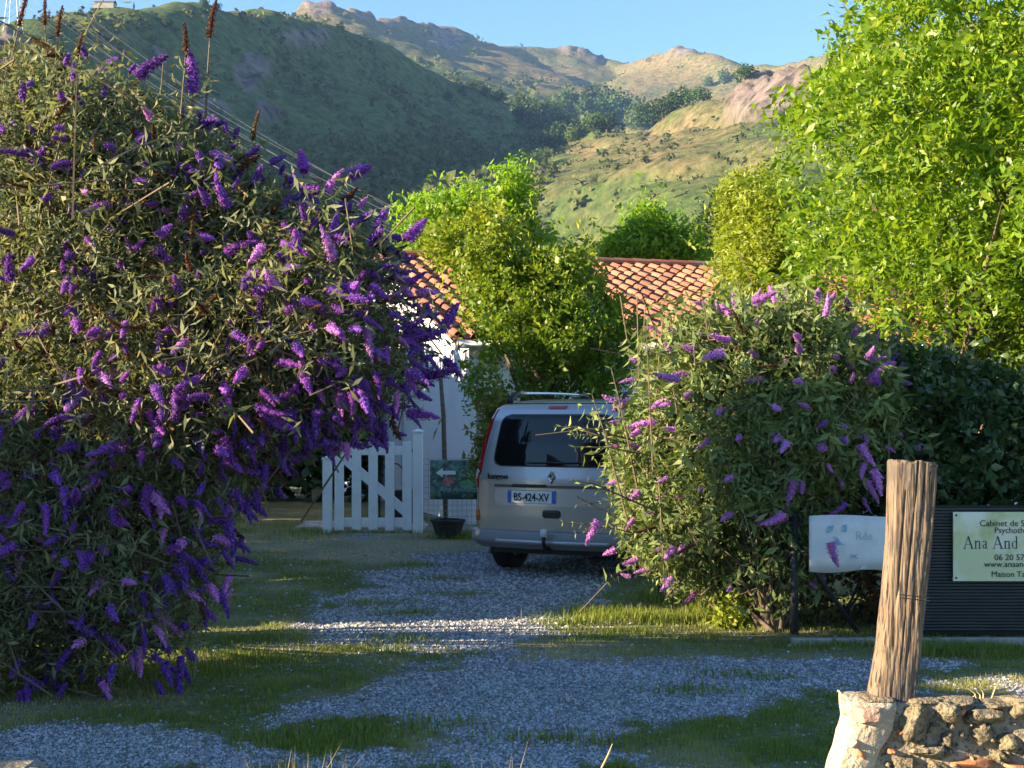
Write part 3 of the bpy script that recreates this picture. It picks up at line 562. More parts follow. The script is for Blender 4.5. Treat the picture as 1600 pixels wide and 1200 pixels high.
# mostly unseen hedge added along the left, behind the violet bush: it keeps the car, the gate and the lower wall in shade
def shading_hedge():
    rg = np.random.default_rng(40); t = thing('shading_hedge', 'tall dark hedge added mostly out of view on the left to shade the car and drive', 'hedge', (-7, 15, 0))
    n = 9500; q = rg.random((n, 3)); x = -8.8 + 2.6 * q[:, 0]; y = 9.35 + .268 * (x + 7) + 19.5 * np.clip((q[:, 1] - .26) / .74, 0, 1); nf = q[:, 1] < .26
    y[nf] = 3.75 + .268 * (x[nf] + 7) + 3.0 * q[nf, 1] / .26
    top = np.where(nf, 2.9, 3.2 + 1.4 * sstep(9.4, 11.4, y) - .3 * sstep(14, 20, y)) + .25 * fbm(x, y * .8, 3, 3)
    z = .1 + (top - .1) * np.sqrt(q[:, 2]); p = np.stack([x, y, z], 1); o = unit(rg.normal(size=(n, 3)) * [1, .7, .5])
    nb = 2200; qb = rg.random((nb, 3)); p = np.concatenate([p, np.stack([-6.6 + 4.2 * qb[:, 0], 25.2 + 1.2 * qb[:, 1], .1 + 2.6 * np.sqrt(qb[:, 2])], 1)]); o = np.concatenate([o, unit(rg.normal(size=(nb, 3)) - [0, .6, 0])])
    v, T, k, r, m, b_, tip, dr = shoots(p, o, rg, .4, 5, .25, .16, tmpl=LEAF4, tt=LT4)
    tag(trimesh('foliage', v, T, M['laurel'], t, tint=np.repeat(np.stack([r, r * 0], 1), k, 0)), kind='stuff')
    mb = MB()
    for yy in list(np.arange(5.2, 8, .8)) + list(np.arange(9.6, 28, .8)): mb.tube([[-7.3, yy, -.1], [-7.3, yy, 1.4], [-7.25, yy + .1, 2.9]], [.05, .04, .015], 6)
    build('stems', mb, M['bark'], t)
shading_hedge()

# ------------------------------------------------------------------ house with tiled roof
PSI = R(18); e1 = np.array([math.cos(PSI), math.sin(PSI), 0]); e2 = np.array([math.sin(PSI), -math.cos(PSI), 0])   # along ridge, down towards the drive
HALF, RZ, EZ = 5.0, 4.36, 2.72
corner = np.array([-.62, 20.2, 0]); apex = corner - e2 * HALF            # foot of gable corner, foot below ridge
house = thing('house', 'low white rendered house with terracotta tiled roof behind the gate', 'house', corner)
def hp(a, b, z): return apex + e1 * a + e2 * b + np.array([0, 0, z])      # a along ridge, b from ridge towards drive
LEN = 12.0
mb = MB()
pts = [hp(0, -HALF, 0), hp(0, HALF, 0), hp(0, HALF, EZ), hp(0, 0, RZ - .06), hp(0, -HALF, EZ)]
pt2 = [q + e1 * LEN for q in pts]
mb.add(pts + pt2, [(0, 1, 2, 3, 4), (9, 8, 7, 6, 5), (1, 6, 7, 2), (0, 4, 9, 5), (0, 5, 6, 1)])
wall = build('wall', mb, M['wall'], house)
slope = np.array([0, 0, EZ - RZ]) + e2 * HALF; sl_len = np.linalg.norm(slope); sdv = slope / sl_len; sn = np.cross(e1, -sdv); sn = sn * np.sign(sn[2])
roofm = mat('roof_deck', (.20, .09, .05), .9)
mb = MB()
for sg in (1, -1):
    s0 = hp(-.28, 0, RZ); dn = np.array([0, 0, EZ - RZ]) + e2 * HALF * sg; dn = dn * (1 + .45 / HALF)
    up_ = np.array([0, 0, .06]); a = [s0, s0 + e1 * (LEN + .5), s0 + e1 * (LEN + .5) + dn, s0 + dn]
    mb.add(a + [q - up_ for q in a], [(0, 1, 2, 3), (7, 6, 5, 4), (0, 3, 7, 4), (1, 5, 6, 2), (3, 2, 6, 7)])
roof = build('roof', mb, roofm, house)
# one clay tile: a barrel and a pan, butted course over course
PW, PL = .26, .36
tm = MB(); u = np.linspace(0, 1, 9)
prof = np.stack([u * PW, np.where(u < .58, .075 * np.sin(np.pi * u / .58) ** .8, -.022 * np.sin(np.pi * (u - .58) / .42))], 1)
rows = []
for vv, lift, th in ((0, .0, 0), (1.12, .030, 0), (1.12, .012, 0)):
    rows.append([e1 * q[0] + sdv * PL * vv + sn * (q[1] * (1 if vv else .9) + lift + .012) for q in prof])
tm.grid(np.array(rows)); tile0 = build('tile', tm, M['tile'], roof, origin=(0, 0, 0), smooth=False); tile_me = tile0.data
bpy.data.objects.remove(tile0)
tiles = []
trg = np.random.default_rng(2); o0 = hp(-.30, 0, RZ)
NR = int((sl_len + .45) / PL); NCOL = int(9.2 / PW)
cells = []
for c in range(NCOL):
    for r_ in range(NR):
        q = o0 + e1 * c * PW + sdv * (r_ * PL + .10); px = 800 + F * q[0] / q[1]
        cells.append((c, r_, q, px))
rest = MB(); cnt = 0
def rank(k):                                    # in view first: near the gable and the right end, where trees leave the roof open
    return 0 if (k[3] < 800 or 915 < k[3] < 1140) else 1
for c, r_, q, px in sorted(cells, key=lambda k: (rank(k), k[1])):
    q = q + e1 * trg.normal() * .006 + sdv * trg.normal() * .018
    if cnt < 300:
        o = bpy.data.objects.new('tile', tile_me); C.objects.link(o); o.parent = roof; o.location = Vector(q - WO[roof.name]); o.rotation_euler = (trg.normal() * .012, trg.normal() * .012, trg.normal() * .03); cnt += 1
    else:
        rest.add(np.concatenate(tm.v) + q, tm.f)
if rest.n: tag(build('tiles', rest, M['tile'], roof), kind='stuff')
mb = MB()
for i in range(int((LEN + .5) / .38)):
    q = hp(-.3 + i * .38, 0, RZ + .05); rg_ = np.linspace(0, np.pi, 7); rr = .11
    V = [[q + e1 * s_ * .42 + e2 * math.cos(a) * (rr - .012 * s_) + np.array([0, 0, math.sin(a) * (rr - .012 * s_) - .02]) for a in rg_] for s_ in (0, 1)]
    m1 = MB(); m1.grid(np.array(V)); o = build('ridge_tile', m1, M['tile'], roof)
mb = MB(); m_ = mat('gutter', (.55, .54, .52), .5)
mb.tube([hp(-.3, HALF + .5, EZ - .16), hp(LEN + .2, HALF + .5, EZ - .16)], .06, 8); build('gutter', mb, m_, house, smooth=True)
mb = MB(); mb.tube([hp(.12, HALF + .5, EZ - .2), hp(.12, HALF + .12, EZ - .45), hp(.12, HALF + .12, 0)], .045, 8); build('downpipe', mb, m_, house, smooth=True)
mb = MB(); q = hp(-.02, 1.0, 1.5); mb.box(q, (.012, .03, 1.5), np.stack([e1, e2, [0, 0, 1]], 1)); build('joint_strip', mb, mat('joint', (.45, .45, .48), .8), house)
mb = MB()
for k in range(3): mb.box(hp(-.05, -1.4, .55 + .0) + np.array([0, 0, k * .001]), (.03, .5, .55), np.stack([e1, e2, [0, 0, 1]], 1)) if k == 0 else None
build('cellar_door', mb, mat('cellar_door', (.08, .07, .07), .6), house)
# stake leaning on the wall
st = tag(build('wooden_stake', MB().tube([P(697, 722 + 100, 18.95), P(693, 650, 18.95), P(688, 585, 18.95)], [.034, .032, .026], 7), M['bark'], origin=P(697, 822, 18.95), smooth=True), 'thin dark wooden stake standing upright against the white house wall', 'stake')
# aerial on the roof
mb = MB(); b = hp(2.3, .4, 4.2); ad = bpy.data.objects
ant = thing('television_aerial', 'grey television aerial on the roof ridge among the tree tops', 'aerial', b)
alu = mat('aluminium', (.55, .56, .58), .4, .7)
build('mast', MB().tube([b, b + [0, 0, .5]], .016, 6), alu, ant)
mb = MB(); c0 = b + [0, 0, .34]; ax = unit(np.array([.9, -.35, .05])); pp = np.array([.3, .9, .0])
mb.tube([c0 - ax * .15, c0 + ax * .45], .011, 5)
for k in range(7): mb.tube([c0 + ax * (-.08 + k * .08) - pp * .16, c0 + ax * (-.08 + k * .08) + pp * .16], .006, 4)
build('boom', mb, alu, ant)
mb = MB(); mb.tube([c0 - ax * .2 + [0, 0, -.18], c0 - ax * .18, c0 - ax * .2 + [0, 0, .18]], .012, 4); build('reflector', mb, alu, ant)

# ------------------------------------------------------------------ gate
gd = 18.8; gt = thing('garden_gate', 'white wooden picket gate with diagonal brace in front of the house', 'gate', P(575, 830, gd))
def slat(px, w_, y0, y1, dd, name, parent, hy=.014, cap=False):
    a = P(px - w_ / 2, y1, dd); b = P(px + w_ / 2, y0, dd); c = (a + b) / 2
    return build(name, MB().box(c, ((b[0] - a[0]) / 2, hy, abs(b[2] - a[2]) / 2)), M['white'], parent, bevel=.006)
for k, px in enumerate((530, 557, 583, 609, 636)): slat(px, 14.6, 690 + (k % 2) * .6, 829 - (k % 3) * .5, gd, 'slat', gt)
slat(583, 121, 697, 711, gd + .032, 'top_rail', gt, .016); slat(583, 121, 809, 823, gd + .032, 'bottom_rail', gt, .016)
a = P(526, 706, gd + .031); b = P(641, 806, gd + .031); dv = b - a; L = np.linalg.norm(dv); th = math.atan2(dv[2], dv[0])
rot = np.array([[math.cos(th), 0, -math.sin(th)], [0, 1, 0], [math.sin(th), 0, math.cos(th)]])
build('brace', MB().box((a + b) / 2, (L / 2 - .03, .014, .062), rot), M['white'], gt, bevel=.005)
mb = MB(); [mb.box(P(645, y, gd + .02), (.05, .012, .014)) for y in (704, 816)]; build('hinge', mb, M['dark_steel'], gt)
def gate_post(label, px, w_, y0, y1, dd):
    a = P(px - w_ / 2, y1, dd); b = P(px + w_ / 2, y0, dd); r = (b[0] - a[0]) / 2; t = thing('gate_post', label, 'post', (a[0] + r, dd, 0), 'white posts of the gate')
    build('shaft', MB().box(((a[0] + b[0]) / 2, dd, (b[2]) / 2 - .05), (r, r, b[2] / 2 + .05)), M['white'], t, bevel=.008)
    c = np.array([(a[0] + b[0]) / 2, dd, b[2]]); rr = r * 1.15
    cm = MB().add([c + [-rr, -rr, .002], c + [rr, -rr, .002], c + [rr, rr, .002], c + [-rr, rr, .002], c + [-rr, -rr, .022], c + [rr, -rr, .022], c + [rr, rr, .022], c + [-rr, rr, .022], c + [0, 0, .05]], [(3, 2, 1, 0), (0, 1, 5, 4), (1, 2, 6, 5), (2, 3, 7, 6), (3, 0, 4, 7), (4, 5, 8), (5, 6, 8), (6, 7, 8), (7, 4, 8)])
    build('cap', cm, M['white'], t)
gate_post('tall white post with pointed cap beside the green garden banner', 653, 15.5, 676, 834, gd - .03)
gate_post('white gate post half hidden under the violet flowers', 511.5, 14, 718, 834, gd - .03)

# ------------------------------------------------------------------ banner, mesh fence, pots behind the gate
def text(name, s, parent, pos, size, m, rx=90, rz=0, ext=.0015, shear=0, sx=1.0, bold=0, align='LEFT', sp=1.0):
    cu = bpy.data.curves.new(name, 'FONT'); cu.body = s; cu.size = size; cu.extrude = ext; cu.offset = bold; cu.shear = shear; cu.align_x = align; cu.space_character = sp
    cu.resolution_u = 3; o = bpy.data.objects.new(name, cu); C.objects.link(o)
    dg = bpy.context.evaluated_depsgraph_get(); me = bpy.data.meshes.new_from_object(o.evaluated_get(dg)); bpy.data.objects.remove(o)
    me.materials.clear(); me.materials.append(m); o = bpy.data.objects.new(name, me); C.objects.link(o); o.parent = parent
    o.location = Vector(np.asarray(pos) - WO[parent.name]); o.rotation_euler = (R(rx), 0, R(rz)); o.scale = (sx, 1, 1); WO[o.name] = WO[parent.name]; return o
bd = 18.3
ban = thing('garden_banner', 'dark green garden banner with white arrow hung on wire fence beside the car', 'banner', P(710, 778, bd))
gm = mat('banner_print', (.06, .13, .11), .6, noise=[(9, (.18, .30, .20), .45, .65), (14, (.34, .38, .40), .56, .7), (5, (.02, .03, .03), .5, .65)])
n = 12; us = np.linspace(672, 775, n); V = [[P(x, y, bd) + [0, .012 * math.sin(x * .16), 0] for x in us] for y in np.linspace(719, 780, 5)]
o = build('sheet', MB().grid(np.array(V)), gm, ban, smooth=True); md = o.modifiers.new('s', 'SOLIDIFY'); md.thickness = .004; md.offset = 1
wprint = mat('white_print', (.75, .78, .76), .6); off = np.array([0, -.022, 0])
a = [P(x, y, bd) + off for x, y in [(681, 738.5), (692, 731), (692, 735.5), (712, 735.5), (712, 741.5), (692, 741.5), (692, 746)]]
build('arrow', MB().add(a + [q + [0, .004, 0] for q in a], [tuple(range(7))] + [(i, (i + 1) % 7, (i + 1) % 7 + 7, i + 7) for i in range(7)]), wprint, ban)
text('lettering', 'CABIN', ban, P(718, 743, bd) + off, .105, mat('pale_green_print', (.30, .50, .38), .6))
text('lettering', 'Ana Andueza', ban, P(686, 768, bd) + off, .095, mat('faint_print', (.30, .42, .42), .6), shear=.2)
pm = mat('pink_flower_print', (.45, .10, .10), .7, noise=(20, (.6, .25, .2), .4, .7)); pg = mat('leaf_print', (.10, .30, .12), .7, noise=(25, (.2, .4, .2), .4, .7))
def blob(px, py, rx, ry, m, nm, rg):
    c = P(px, py, bd) + [0, -.018, 0]; th = np.linspace(0, 2 * np.pi, 22, endpoint=False); rr = 1 + .28 * np.sin(th * 5 + px) * rg.random(22)
    build(nm, MB().add([c + [math.cos(t) * rx * r, 0, math.sin(t) * ry * r] for t, r in zip(th, rr)], [tuple(range(21, -1, -1))]), m, ban)
rg = np.random.default_rng(9); blob(700, 752, .07, .06, pm, 'printed_flower', rg); blob(730, 757, .10, .06, pg, 'printed_leaf', rg); blob(745, 748, .09, .04, pg, 'printed_leaf', rg)
fence = thing('wire_fence', 'thin galvanised wire mesh fence carrying the green banner', 'fence', P(720, 838, bd + .05))
wm = mat('galvanised_wire', (.30, .32, .33), .5, .4); mb = MB(); fd = bd + .06
for x in np.arange(662, 780, 7.5): mb.tube([P(x, 716, fd), P(x, 838, fd)], .0035, 3, False)
for y in np.arange(717, 836, 9): mb.tube([P(662, y, fd + .004), P(780, y, fd + .004)], .0035, 3, False)
build('mesh', mb, wm, fence); build('stake', MB().tube([P(770, 845, fd), P(770, 712, fd)], .018, 6), M['dark_steel'], fence)
pot_m = mat('old_terracotta', (.028, .022, .018), .9, noise=(12, (.05, .04, .035), .4, .7))
pot = thing('plant_pot', 'squat dark terracotta pot standing under the green banner', 'pot', P(700, 832, 18.0)); b = P(700, 836, 18.0)
build('body', MB().lathe([(0, .0), (0, .16), (.03, .17), (.14, .20), (.19, .21), (.19, .18), (.12, .17), (.12, 0)], 20, 'z', b), pot_m, pot, smooth=False); build('rim', MB().lathe([(.165, .205), (.17, .225), (.20, .225), (.205, .18), (.17, .18)], 20, 'z', b), pot_m, pot)
ch = thing('garden_chair', 'dark metal garden chair seen through the gate beside the wall', 'chair', P(612, 815, 20.6)); b = P(612, 818, 20.6)
for sx in (-.2, .2):
    for sy in (-.2, .2): build('leg', MB().tube([b + [sx, sy, 0], b + [sx * .95, sy * .95, .44]], .014, 6), M['dark_steel'], ch)
build('seat', MB().box(b + [0, 0, .46], (.23, .22, .018)), M['dark_steel'], ch, bevel=.01)
th = np.linspace(0, np.pi, 9); build('backrest', MB().tube([b + [-.2 * math.cos(t), .22, .46 + .42 * math.sin(t) ** .6] for t in th], .013, 6), M['dark_steel'], ch, smooth=True)
box = thing('storage_box', 'low dark storage box behind the gate near the wall', 'box', P(627, 812, 20.4)); b = P(634, 818, 20.2)
build('body', MB().box(b + [0, 0, .22], (.2, .2, .22)), M['black'], box, bevel=.01); build('lid', MB().box(b + [0, 0, .47], (.22, .22, .025)), M['black'], box, bevel=.01)
slab_m = mat('stone_slab', (.42, .38, .33), .95, noise=(6, (.30, .27, .24), .4, .7), bump=(30, .4, .01), var=.2)
tr = thing('stone_terrace', 'pale flat stone slabs on the ground seen through the bars of the gate', 'terrace', (-2.3, 20.5, 0))
srg2 = np.random.default_rng(4)
for i in range(3):
    x = -3.0
    while x < -1.3:
        wv = .35 + .3 * srg2.random(); build('slab', MB().box((x + wv / 2, 19.5 + i * .36, .0), (wv / 2 - .02, .16, .028 + .012 * srg2.random())), slab_m, tr, bevel=.01); x += wv

# ------------------------------------------------------------------ fence, signs, kerb by the mauve bush
fd = 9.9
kerb = thing('edging_kerb', 'low concrete edging strip along the foot of the dark screen', 'kerb', G(1420, 1000))
x = P(1230, 0, fd)[0]
while x < 5.6: build('kerb_stone', MB().box((x + .49, fd - .10 + .012 * (x - 3), .0), (.485, .035, .035)), M['concrete'], kerb, bevel=.008); x += .98
scr = thing('slatted_screen', 'dark horizontal slatted privacy screen behind the yellow sign', 'screen', (3.6, fd + .12, 0))
mb = MB(); sm_ = mat('dark_screen', (.022, .026, .026), .6, noise=(8, (.035, .04, .035), .4, .7))
x0, x1 = P(1402, 0, fd)[0], 5.8
for z in np.arange(.06, .92, .0225): mb.box(((x0 + x1) / 2, fd + .13, z), ((x1 - x0) / 2, .008, .0075))
tag(build('slats', mb, sm_, scr), kind='stuff')
build('backing', MB().box(((x0 + x1) / 2, fd + .155, .48), ((x1 - x0) / 2, .004, .46)), mat('dark_mesh', (.012, .014, .014), .8), scr)
for x in (x0 + .02, x0 + 1.2, x0 + 2.5): build('upright', MB().box((x, fd + .19, .5), (.025, .025, .55)), M['dark_steel'], scr)
sp = thing('fence_post', 'dark metal fence post with diagonal strut under the mauve bush', 'post', P(1240, 990, fd + .25)); d_ = fd + .25
build('shaft', MB().tube([P(1241, 1000, d_), P(1240, 800, d_)], .032, 8), M['dark_steel'], sp, smooth=True)
build('strut', MB().tube([P(1338, 985, d_ + .1), P(1268, 885, d_ + .02), P(1243, 850, d_)], .018, 8), M['dark_steel'], sp, smooth=True)
ysg = thing('yellow_sign', 'pale yellow green business sign with dark blue lettering on the dark screen', 'sign', P(1600, 908, fd + .1)); sd_ = fd + .09
a = P(1489, 908, sd_); b = P(1731, 800, sd_)
sm2 = mat('sign_print', (.62, .64, .36), .45, noise=[(2.6, (.78, .78, .62), .45, .6), (3.6, (.34, .44, .14), .52, .68)])
build('panel', MB().box((a + b) / 2, ((b[0] - a[0]) / 2, .006, (b[2] - a[2]) / 2)), sm2, ysg, bevel=.002)
navy = mat('navy_print', (.018, .025, .09), .6); dkp = mat('dark_print', (.03, .035, .03), .6); y_ = np.array([0, -.010, 0])
text('lettering', 'Cabinet de Soph', ysg, P(1530, 822, sd_) + y_, .062, dkp, ext=.001); text('lettering', 'Psychothér', ysg, P(1553, 832.5, sd_) + y_, .058, dkp, ext=.001)
text('lettering', '06 20 57 77', ysg, P(1553, 875, sd_) + y_, .060, dkp, ext=.001); text('lettering', 'www.anaandue', ysg, P(1537, 885.5, sd_) + y_, .060, dkp, ext=.001); text('lettering', 'Maison Tara', ysg, P(1548, 901, sd_) + y_, .058, dkp, ext=.001)
# large serif name, drawn as thick and thin strokes
def serif(s, x, y, h, parent, m):
    px = .46 * h; mb = MB(); yq = sd_ - .0085
    def poly(pts): mb.add([P(x + u * h, y - v * h, yq) for u, v in pts] , [tuple(range(len(pts)))])
    def bar(a_, b_, wd):
        d = np.array(b_) - np.array(a_); nrm_ = np.array([-d[1], d[0]]) / np.linalg.norm(d) * wd / 2; poly([tuple(np.array(a_) - nrm_), tuple(np.array(b_) - nrm_), tuple(np.array(b_) + nrm_), tuple(np.array(a_) + nrm_)])
    for ch_ in s:
        if ch_ == 'A':
            bar((.10, 0), (.40, 1), .045); bar((.40, 1), (.74, 0), .12); bar((.22, .36), (.60, .36), .045); bar((-.02, .018), (.24, .018), .036); bar((.58, .018), (.90, .018), .036); x += .88 * h
        elif ch_ == 'n':
            bar((.13, 0), (.13, .64), .095); bar((.02, .62), (.14, .62), .04); bar((.02, .018), (.26, .018), .036); bar((.17, .52), (.30, .63), .06); bar((.29, .62), (.42, .58), .075); bar((.43, .60), (.45, 0), .095); bar((.33, .018), (.57, .018), .036); x += .62 * h
        elif ch_ == 'a':
            bar((.08, .52), (.16, .63), .07); bar((.15, .63), (.32, .60), .05); bar((.34, .60), (.34, .05), .095); bar((.34, .38), (.14, .30), .05); bar((.11, .31), (.09, .10), .09); bar((.10, .05), (.30, .08), .06); bar((.33, .05), (.46, .02), .05); x += .50 * h
        elif ch_ == 'd':
            bar((.42, 0), (.42, 1), .09); bar((.30, .98), (.44, .98), .04); bar((.10, .15), (.10, .50), .09); bar((.11, .52), (.38, .62), .05); bar((.10, .10), (.40, .03), .05); x += .6 * h
        else: x += .36 * h
    return build('lettering', mb, m, parent)
serif('Ana And', 1505, 857.5, 19.5, ysg, navy)
mb = MB(); [mb.lathe([(-.002, .0), (-.002, .008), (.006, .009)], 8, 'y', P(x, y, sd_ - .006)) for x, y in ((1494, 805), (1494, 903))]; build('screw', mb, M['black'], ysg)
wsg = thing('white_sign', 'faded white sign board with traces of blue print beside the weathered post', 'sign', P(1330, 895, fd)); wd_ = fd + .02
us = np.linspace(1264, 1402, 22)
def bot(x): return 893 + 2.2 * math.sin((x - 1264) * .05) - (x - 1264) * .01
def tp(x): return 806 - 1.6 * math.sin((x - 1264) * .035)
V = [[P(x, tp(x) + (bot(x) - tp(x)) * k / 4, wd_) + [0, .003 * math.sin(x * .05 + k), 0] for x in us] for k in range(5)]
o = build('board', MB().grid(np.array(V)), mat('faded_white', (.66, .68, .68), .6, noise=(6, (.55, .56, .55), .4, .7)), wsg, smooth=True); md = o.modifiers.new('s', 'SOLIDIFY'); md.thickness = .006
fb = mat('faded_blue', (.18, .36, .50), .7, noise=(30, (.5, .58, .62), .45, .65)); fb2 = mat('faint_blue', (.42, .50, .55), .7)
def flat(pts, m): build('faded_mark', MB().add([P(x, y, wd_ - .012) for x, y in pts], [tuple(range(len(pts)))]), m, wsg)
flat([(1302, 851), (1302, 838), (1308, 840), (1320, 852)], fb); flat([(1315, 832), (1315, 821), (1324, 819), (1323, 831)], fb); flat([(1291, 833), (1294, 822), (1303, 821), (1300, 832)], fb); flat([(1343, 890), (1345, 884), (1352, 882), (1354, 888)], fb2)
text('lettering', 'Rés', wsg, P(1336, 843, wd_) + [0, -.012, 0], .085, fb2, ext=.001); text('lettering', 'nc', wsg, P(1328, 872, wd_) + [0, -.012, 0], .06, mat('faint_grey', (.30, .34, .40), .7), ext=.001)
grn = mat('green_steel', (.015, .05, .035), .5); gf = thing('green_wire_fence', 'short green wire mesh fence under the mauve bush by the car', 'fence', G(1075, 945))
a0, b0 = G(1031, 938), G(1225, 985); mb = MB()
for k in np.linspace(0, 1, 20): q = a0 + (b0 - a0) * k; mb.tube([q, q + [0, 0, .62]], .003, 3, False)
for z in np.arange(.06, .64, .075): mb.tube([a0 + [0, 0, z], b0 + [0, 0, z]], .003, 3, False)
build('mesh', mb, grn, gf)
for k in (0, .42): q = a0 + (b0 - a0) * k; build('post', MB().tube([q - [0, 0, .1], q + [0, 0, .72]], .02, 8), grn, gf, smooth=True)

# ------------------------------------------------------------------ parked car
def lerp_tab(tab, z): tab = np.array(tab); return np.interp(z, tab[:, 0], tab[:, 1])
WZ = [(.27, .82), (.34, .885), (.55, .905), (.95, .905), (1.05, .895), (1.3, .855), (1.55, .795), (1.64, .755), (1.685, .70), (1.715, .60), (1.733, .46), (1.74, .25)]
YR = [(.27, .10), (.34, .055), (.6, .05), (.95, .06), (1.05, .08), (1.3, .118), (1.55, .165), (1.64, .20), (1.685, .26), (1.715, .36), (1.733, .52), (1.74, .8)]
YF = [(.18, 4.02), (.45, 4.18), (.75, 4.12), (.92, 3.85), (1.0, 3.25), (1.3, 2.95), (1.55, 2.5), (1.66, 2.28), (1.73, 2.0), (1.74, 1.8)]
RC = [(.18, .18), (.9, .20), (1.3, .20), (1.66, .20), (1.80, .20)]
BUL = .055
def S(s, z, off=0.0):
    """Point on the rear and side skin: s runs sideways from the middle of the tailgate, z is height."""
    w_ = float(lerp_tab(WZ, z)); y0 = float(lerp_tab(YR, z)); rc = min(float(lerp_tab(RC, z)), w_ * .8); sg = 1 if s >= 0 else -1; s = abs(s); fl = w_ - rc
    if s <= fl: x, y, nx_, ny_ = s, y0 + BUL * (s / fl) ** 2, 2 * BUL * s / fl ** 2, -1.0
    else:
        a = min((s - fl) / rc, math.pi / 2); x = fl + rc * math.sin(a); y = y0 + BUL + rc * (1 - math.cos(a)); nx_, ny_ = math.sin(a), -math.cos(a)
        if s - fl > rc * math.pi / 2: y += s - fl - rc * math.pi / 2
    nn = math.hypot(nx_, ny_); return np.array([sg * (x + off * nx_ / nn), y + off * ny_ / nn, z])
car = thing('parked_car', 'silver beige compact van car with roof rails parked on the gravel', 'car', (0, 0, 0)); CY = R(25)
car.location = (.36, 13.55, 0); car.rotation_euler = (0, 0, -CY); WO[car.name] = np.zeros(3)
paint = mat('silver_paint', (.38, .362, .35), .32, .55, .5, coat=.6, noise=(300, (.43, .42, .42), .4, .6))
glass = mat('tinted_glass', (.006, .007, .009), .02, 0, .5); glass.node_tree.nodes['Principled BSDF'].inputs['IOR'].default_value = 1.55
gt_ = glass.node_tree; tb_ = gt_.nodes.new('ShaderNodeBsdfTransparent'); tb_.inputs[0].default_value = (.55, .60, .62, 1); mx_ = gt_.nodes.new('ShaderNodeMixShader'); mx_.inputs[0].default_value = .42
gt_.links.new(gt_.nodes['Principled BSDF'].outputs[0], mx_.inputs[1]); gt_.links.new(tb_.outputs[0], mx_.inputs[2]); gt_.links.new(mx_.outputs[0], gt_.nodes['Material Output'].inputs[0])
red = mat('red_lens', (.42, .010, .012), .15, coat=.8); clear = mat('clear_lens', (.75, .74, .74), .12, .2, coat=.8); chrome = mat('chrome', (.72, .73, .74), .14, 1.0)
grey_pl = mat('bumper_grey', (.20, .205, .215), .45, noise=(200, (.23, .23, .24), .4, .6))
# body: stacked plan outlines
zs = np.concatenate([np.linspace(.27, 1.58, 40), np.linspace(1.6, 1.74, 16)])
rows = []
for z in zs:
    w_ = float(lerp_tab(WZ, z)); yf = float(lerp_tab(YF, z)); rc = min(float(lerp_tab(RC, z)), w_ * .8); fl = w_ - rc; half = []
    for q in np.linspace(0, fl, 10): half.append(S(q, z))
    for q in np.linspace(fl, fl + rc * math.pi / 2, 8)[1:]: half.append(S(q, z))
    y1 = half[-1][1]; rf = min(.4, w_ * .7)
    for t in np.linspace(0, 1, 24)[1:]: half.append(np.array([w_ * (1 - .04 * t ** 3), y1 + (yf - rf - .05 - y1) * t, z]))
    w2 = w_ * .96
    for a in np.linspace(0, math.pi / 2, 7)[1:]: half.append(np.array([w2 - rf + rf * math.cos(a), yf - rf - .05 + rf * math.sin(a), z]))
    for q in np.linspace(w2 - rf, 0, 5)[1:]: half.append(np.array([q, yf - .05 + .05 * (1 - q / (w2 - rf)), z]))
    left = [h * np.array([-1, 1, 1]) for h in half[1:-1]][::-1]
    rows.append(half + left)
mb = MB(); V = np.array(rows); mb.grid(V, True); nb = V.shape[1]; mb.f.append(tuple(range(nb - 1, -1, -1))); mb.f.append(tuple((len(zs) - 1) * nb + j for j in range(nb)))
body = build('body', mb, paint, car, smooth=True); body.data.materials.append(M['black'])
def cutter(mbc):
    V = np.concatenate(mbc.v); me = bpy.data.meshes.new('cut'); me.from_pydata(V.tolist(), [], mbc.f); me.materials.append(paint); me.materials.append(M['black'])
    for p_ in me.polygons: p_.material_index = 1
    bm_ = bmesh.new(); bm_.from_mesh(me); bmesh.ops.recalc_face_normals(bm_, faces=bm_.faces); bm_.to_mesh(me); bm_.free()
    o = bpy.data.objects.new('cut', me); C.objects.link(o); o.location = car.location; o.rotation_euler = car.rotation_euler; return o
bm_ = bmesh.new(); bm_.from_mesh(body.data); bmesh.ops.recalc_face_normals(bm_, faces=bm_.faces); bm_.to_mesh(body.data); bm_.free()
cuts = []
for wy in (.76, 3.42):
    for sx in (-1, 1): cuts.append(cutter(MB().lathe([(sx * .58, 0.001), (sx * .58, .365), (sx * 1.2, .365), (sx * 1.2, .001)], 28, 'x', (0, wy, .30))))
cuts.append(cutter(MB().box((0, .5, 1.315), (.55, .55, .19))))
for c_ in cuts:
    m_ = body.modifiers.new('b', 'BOOLEAN'); m_.operation = 'DIFFERENCE'; m_.object = c_; m_.solver = 'EXACT'
bpy.context.view_layer.update(); dg = bpy.context.evaluated_depsgraph_get(); me = bpy.data.meshes.new_from_object(body.evaluated_get(dg)); body.modifiers.clear(); body.data = me
for c_ in cuts: bpy.data.objects.remove(c_)
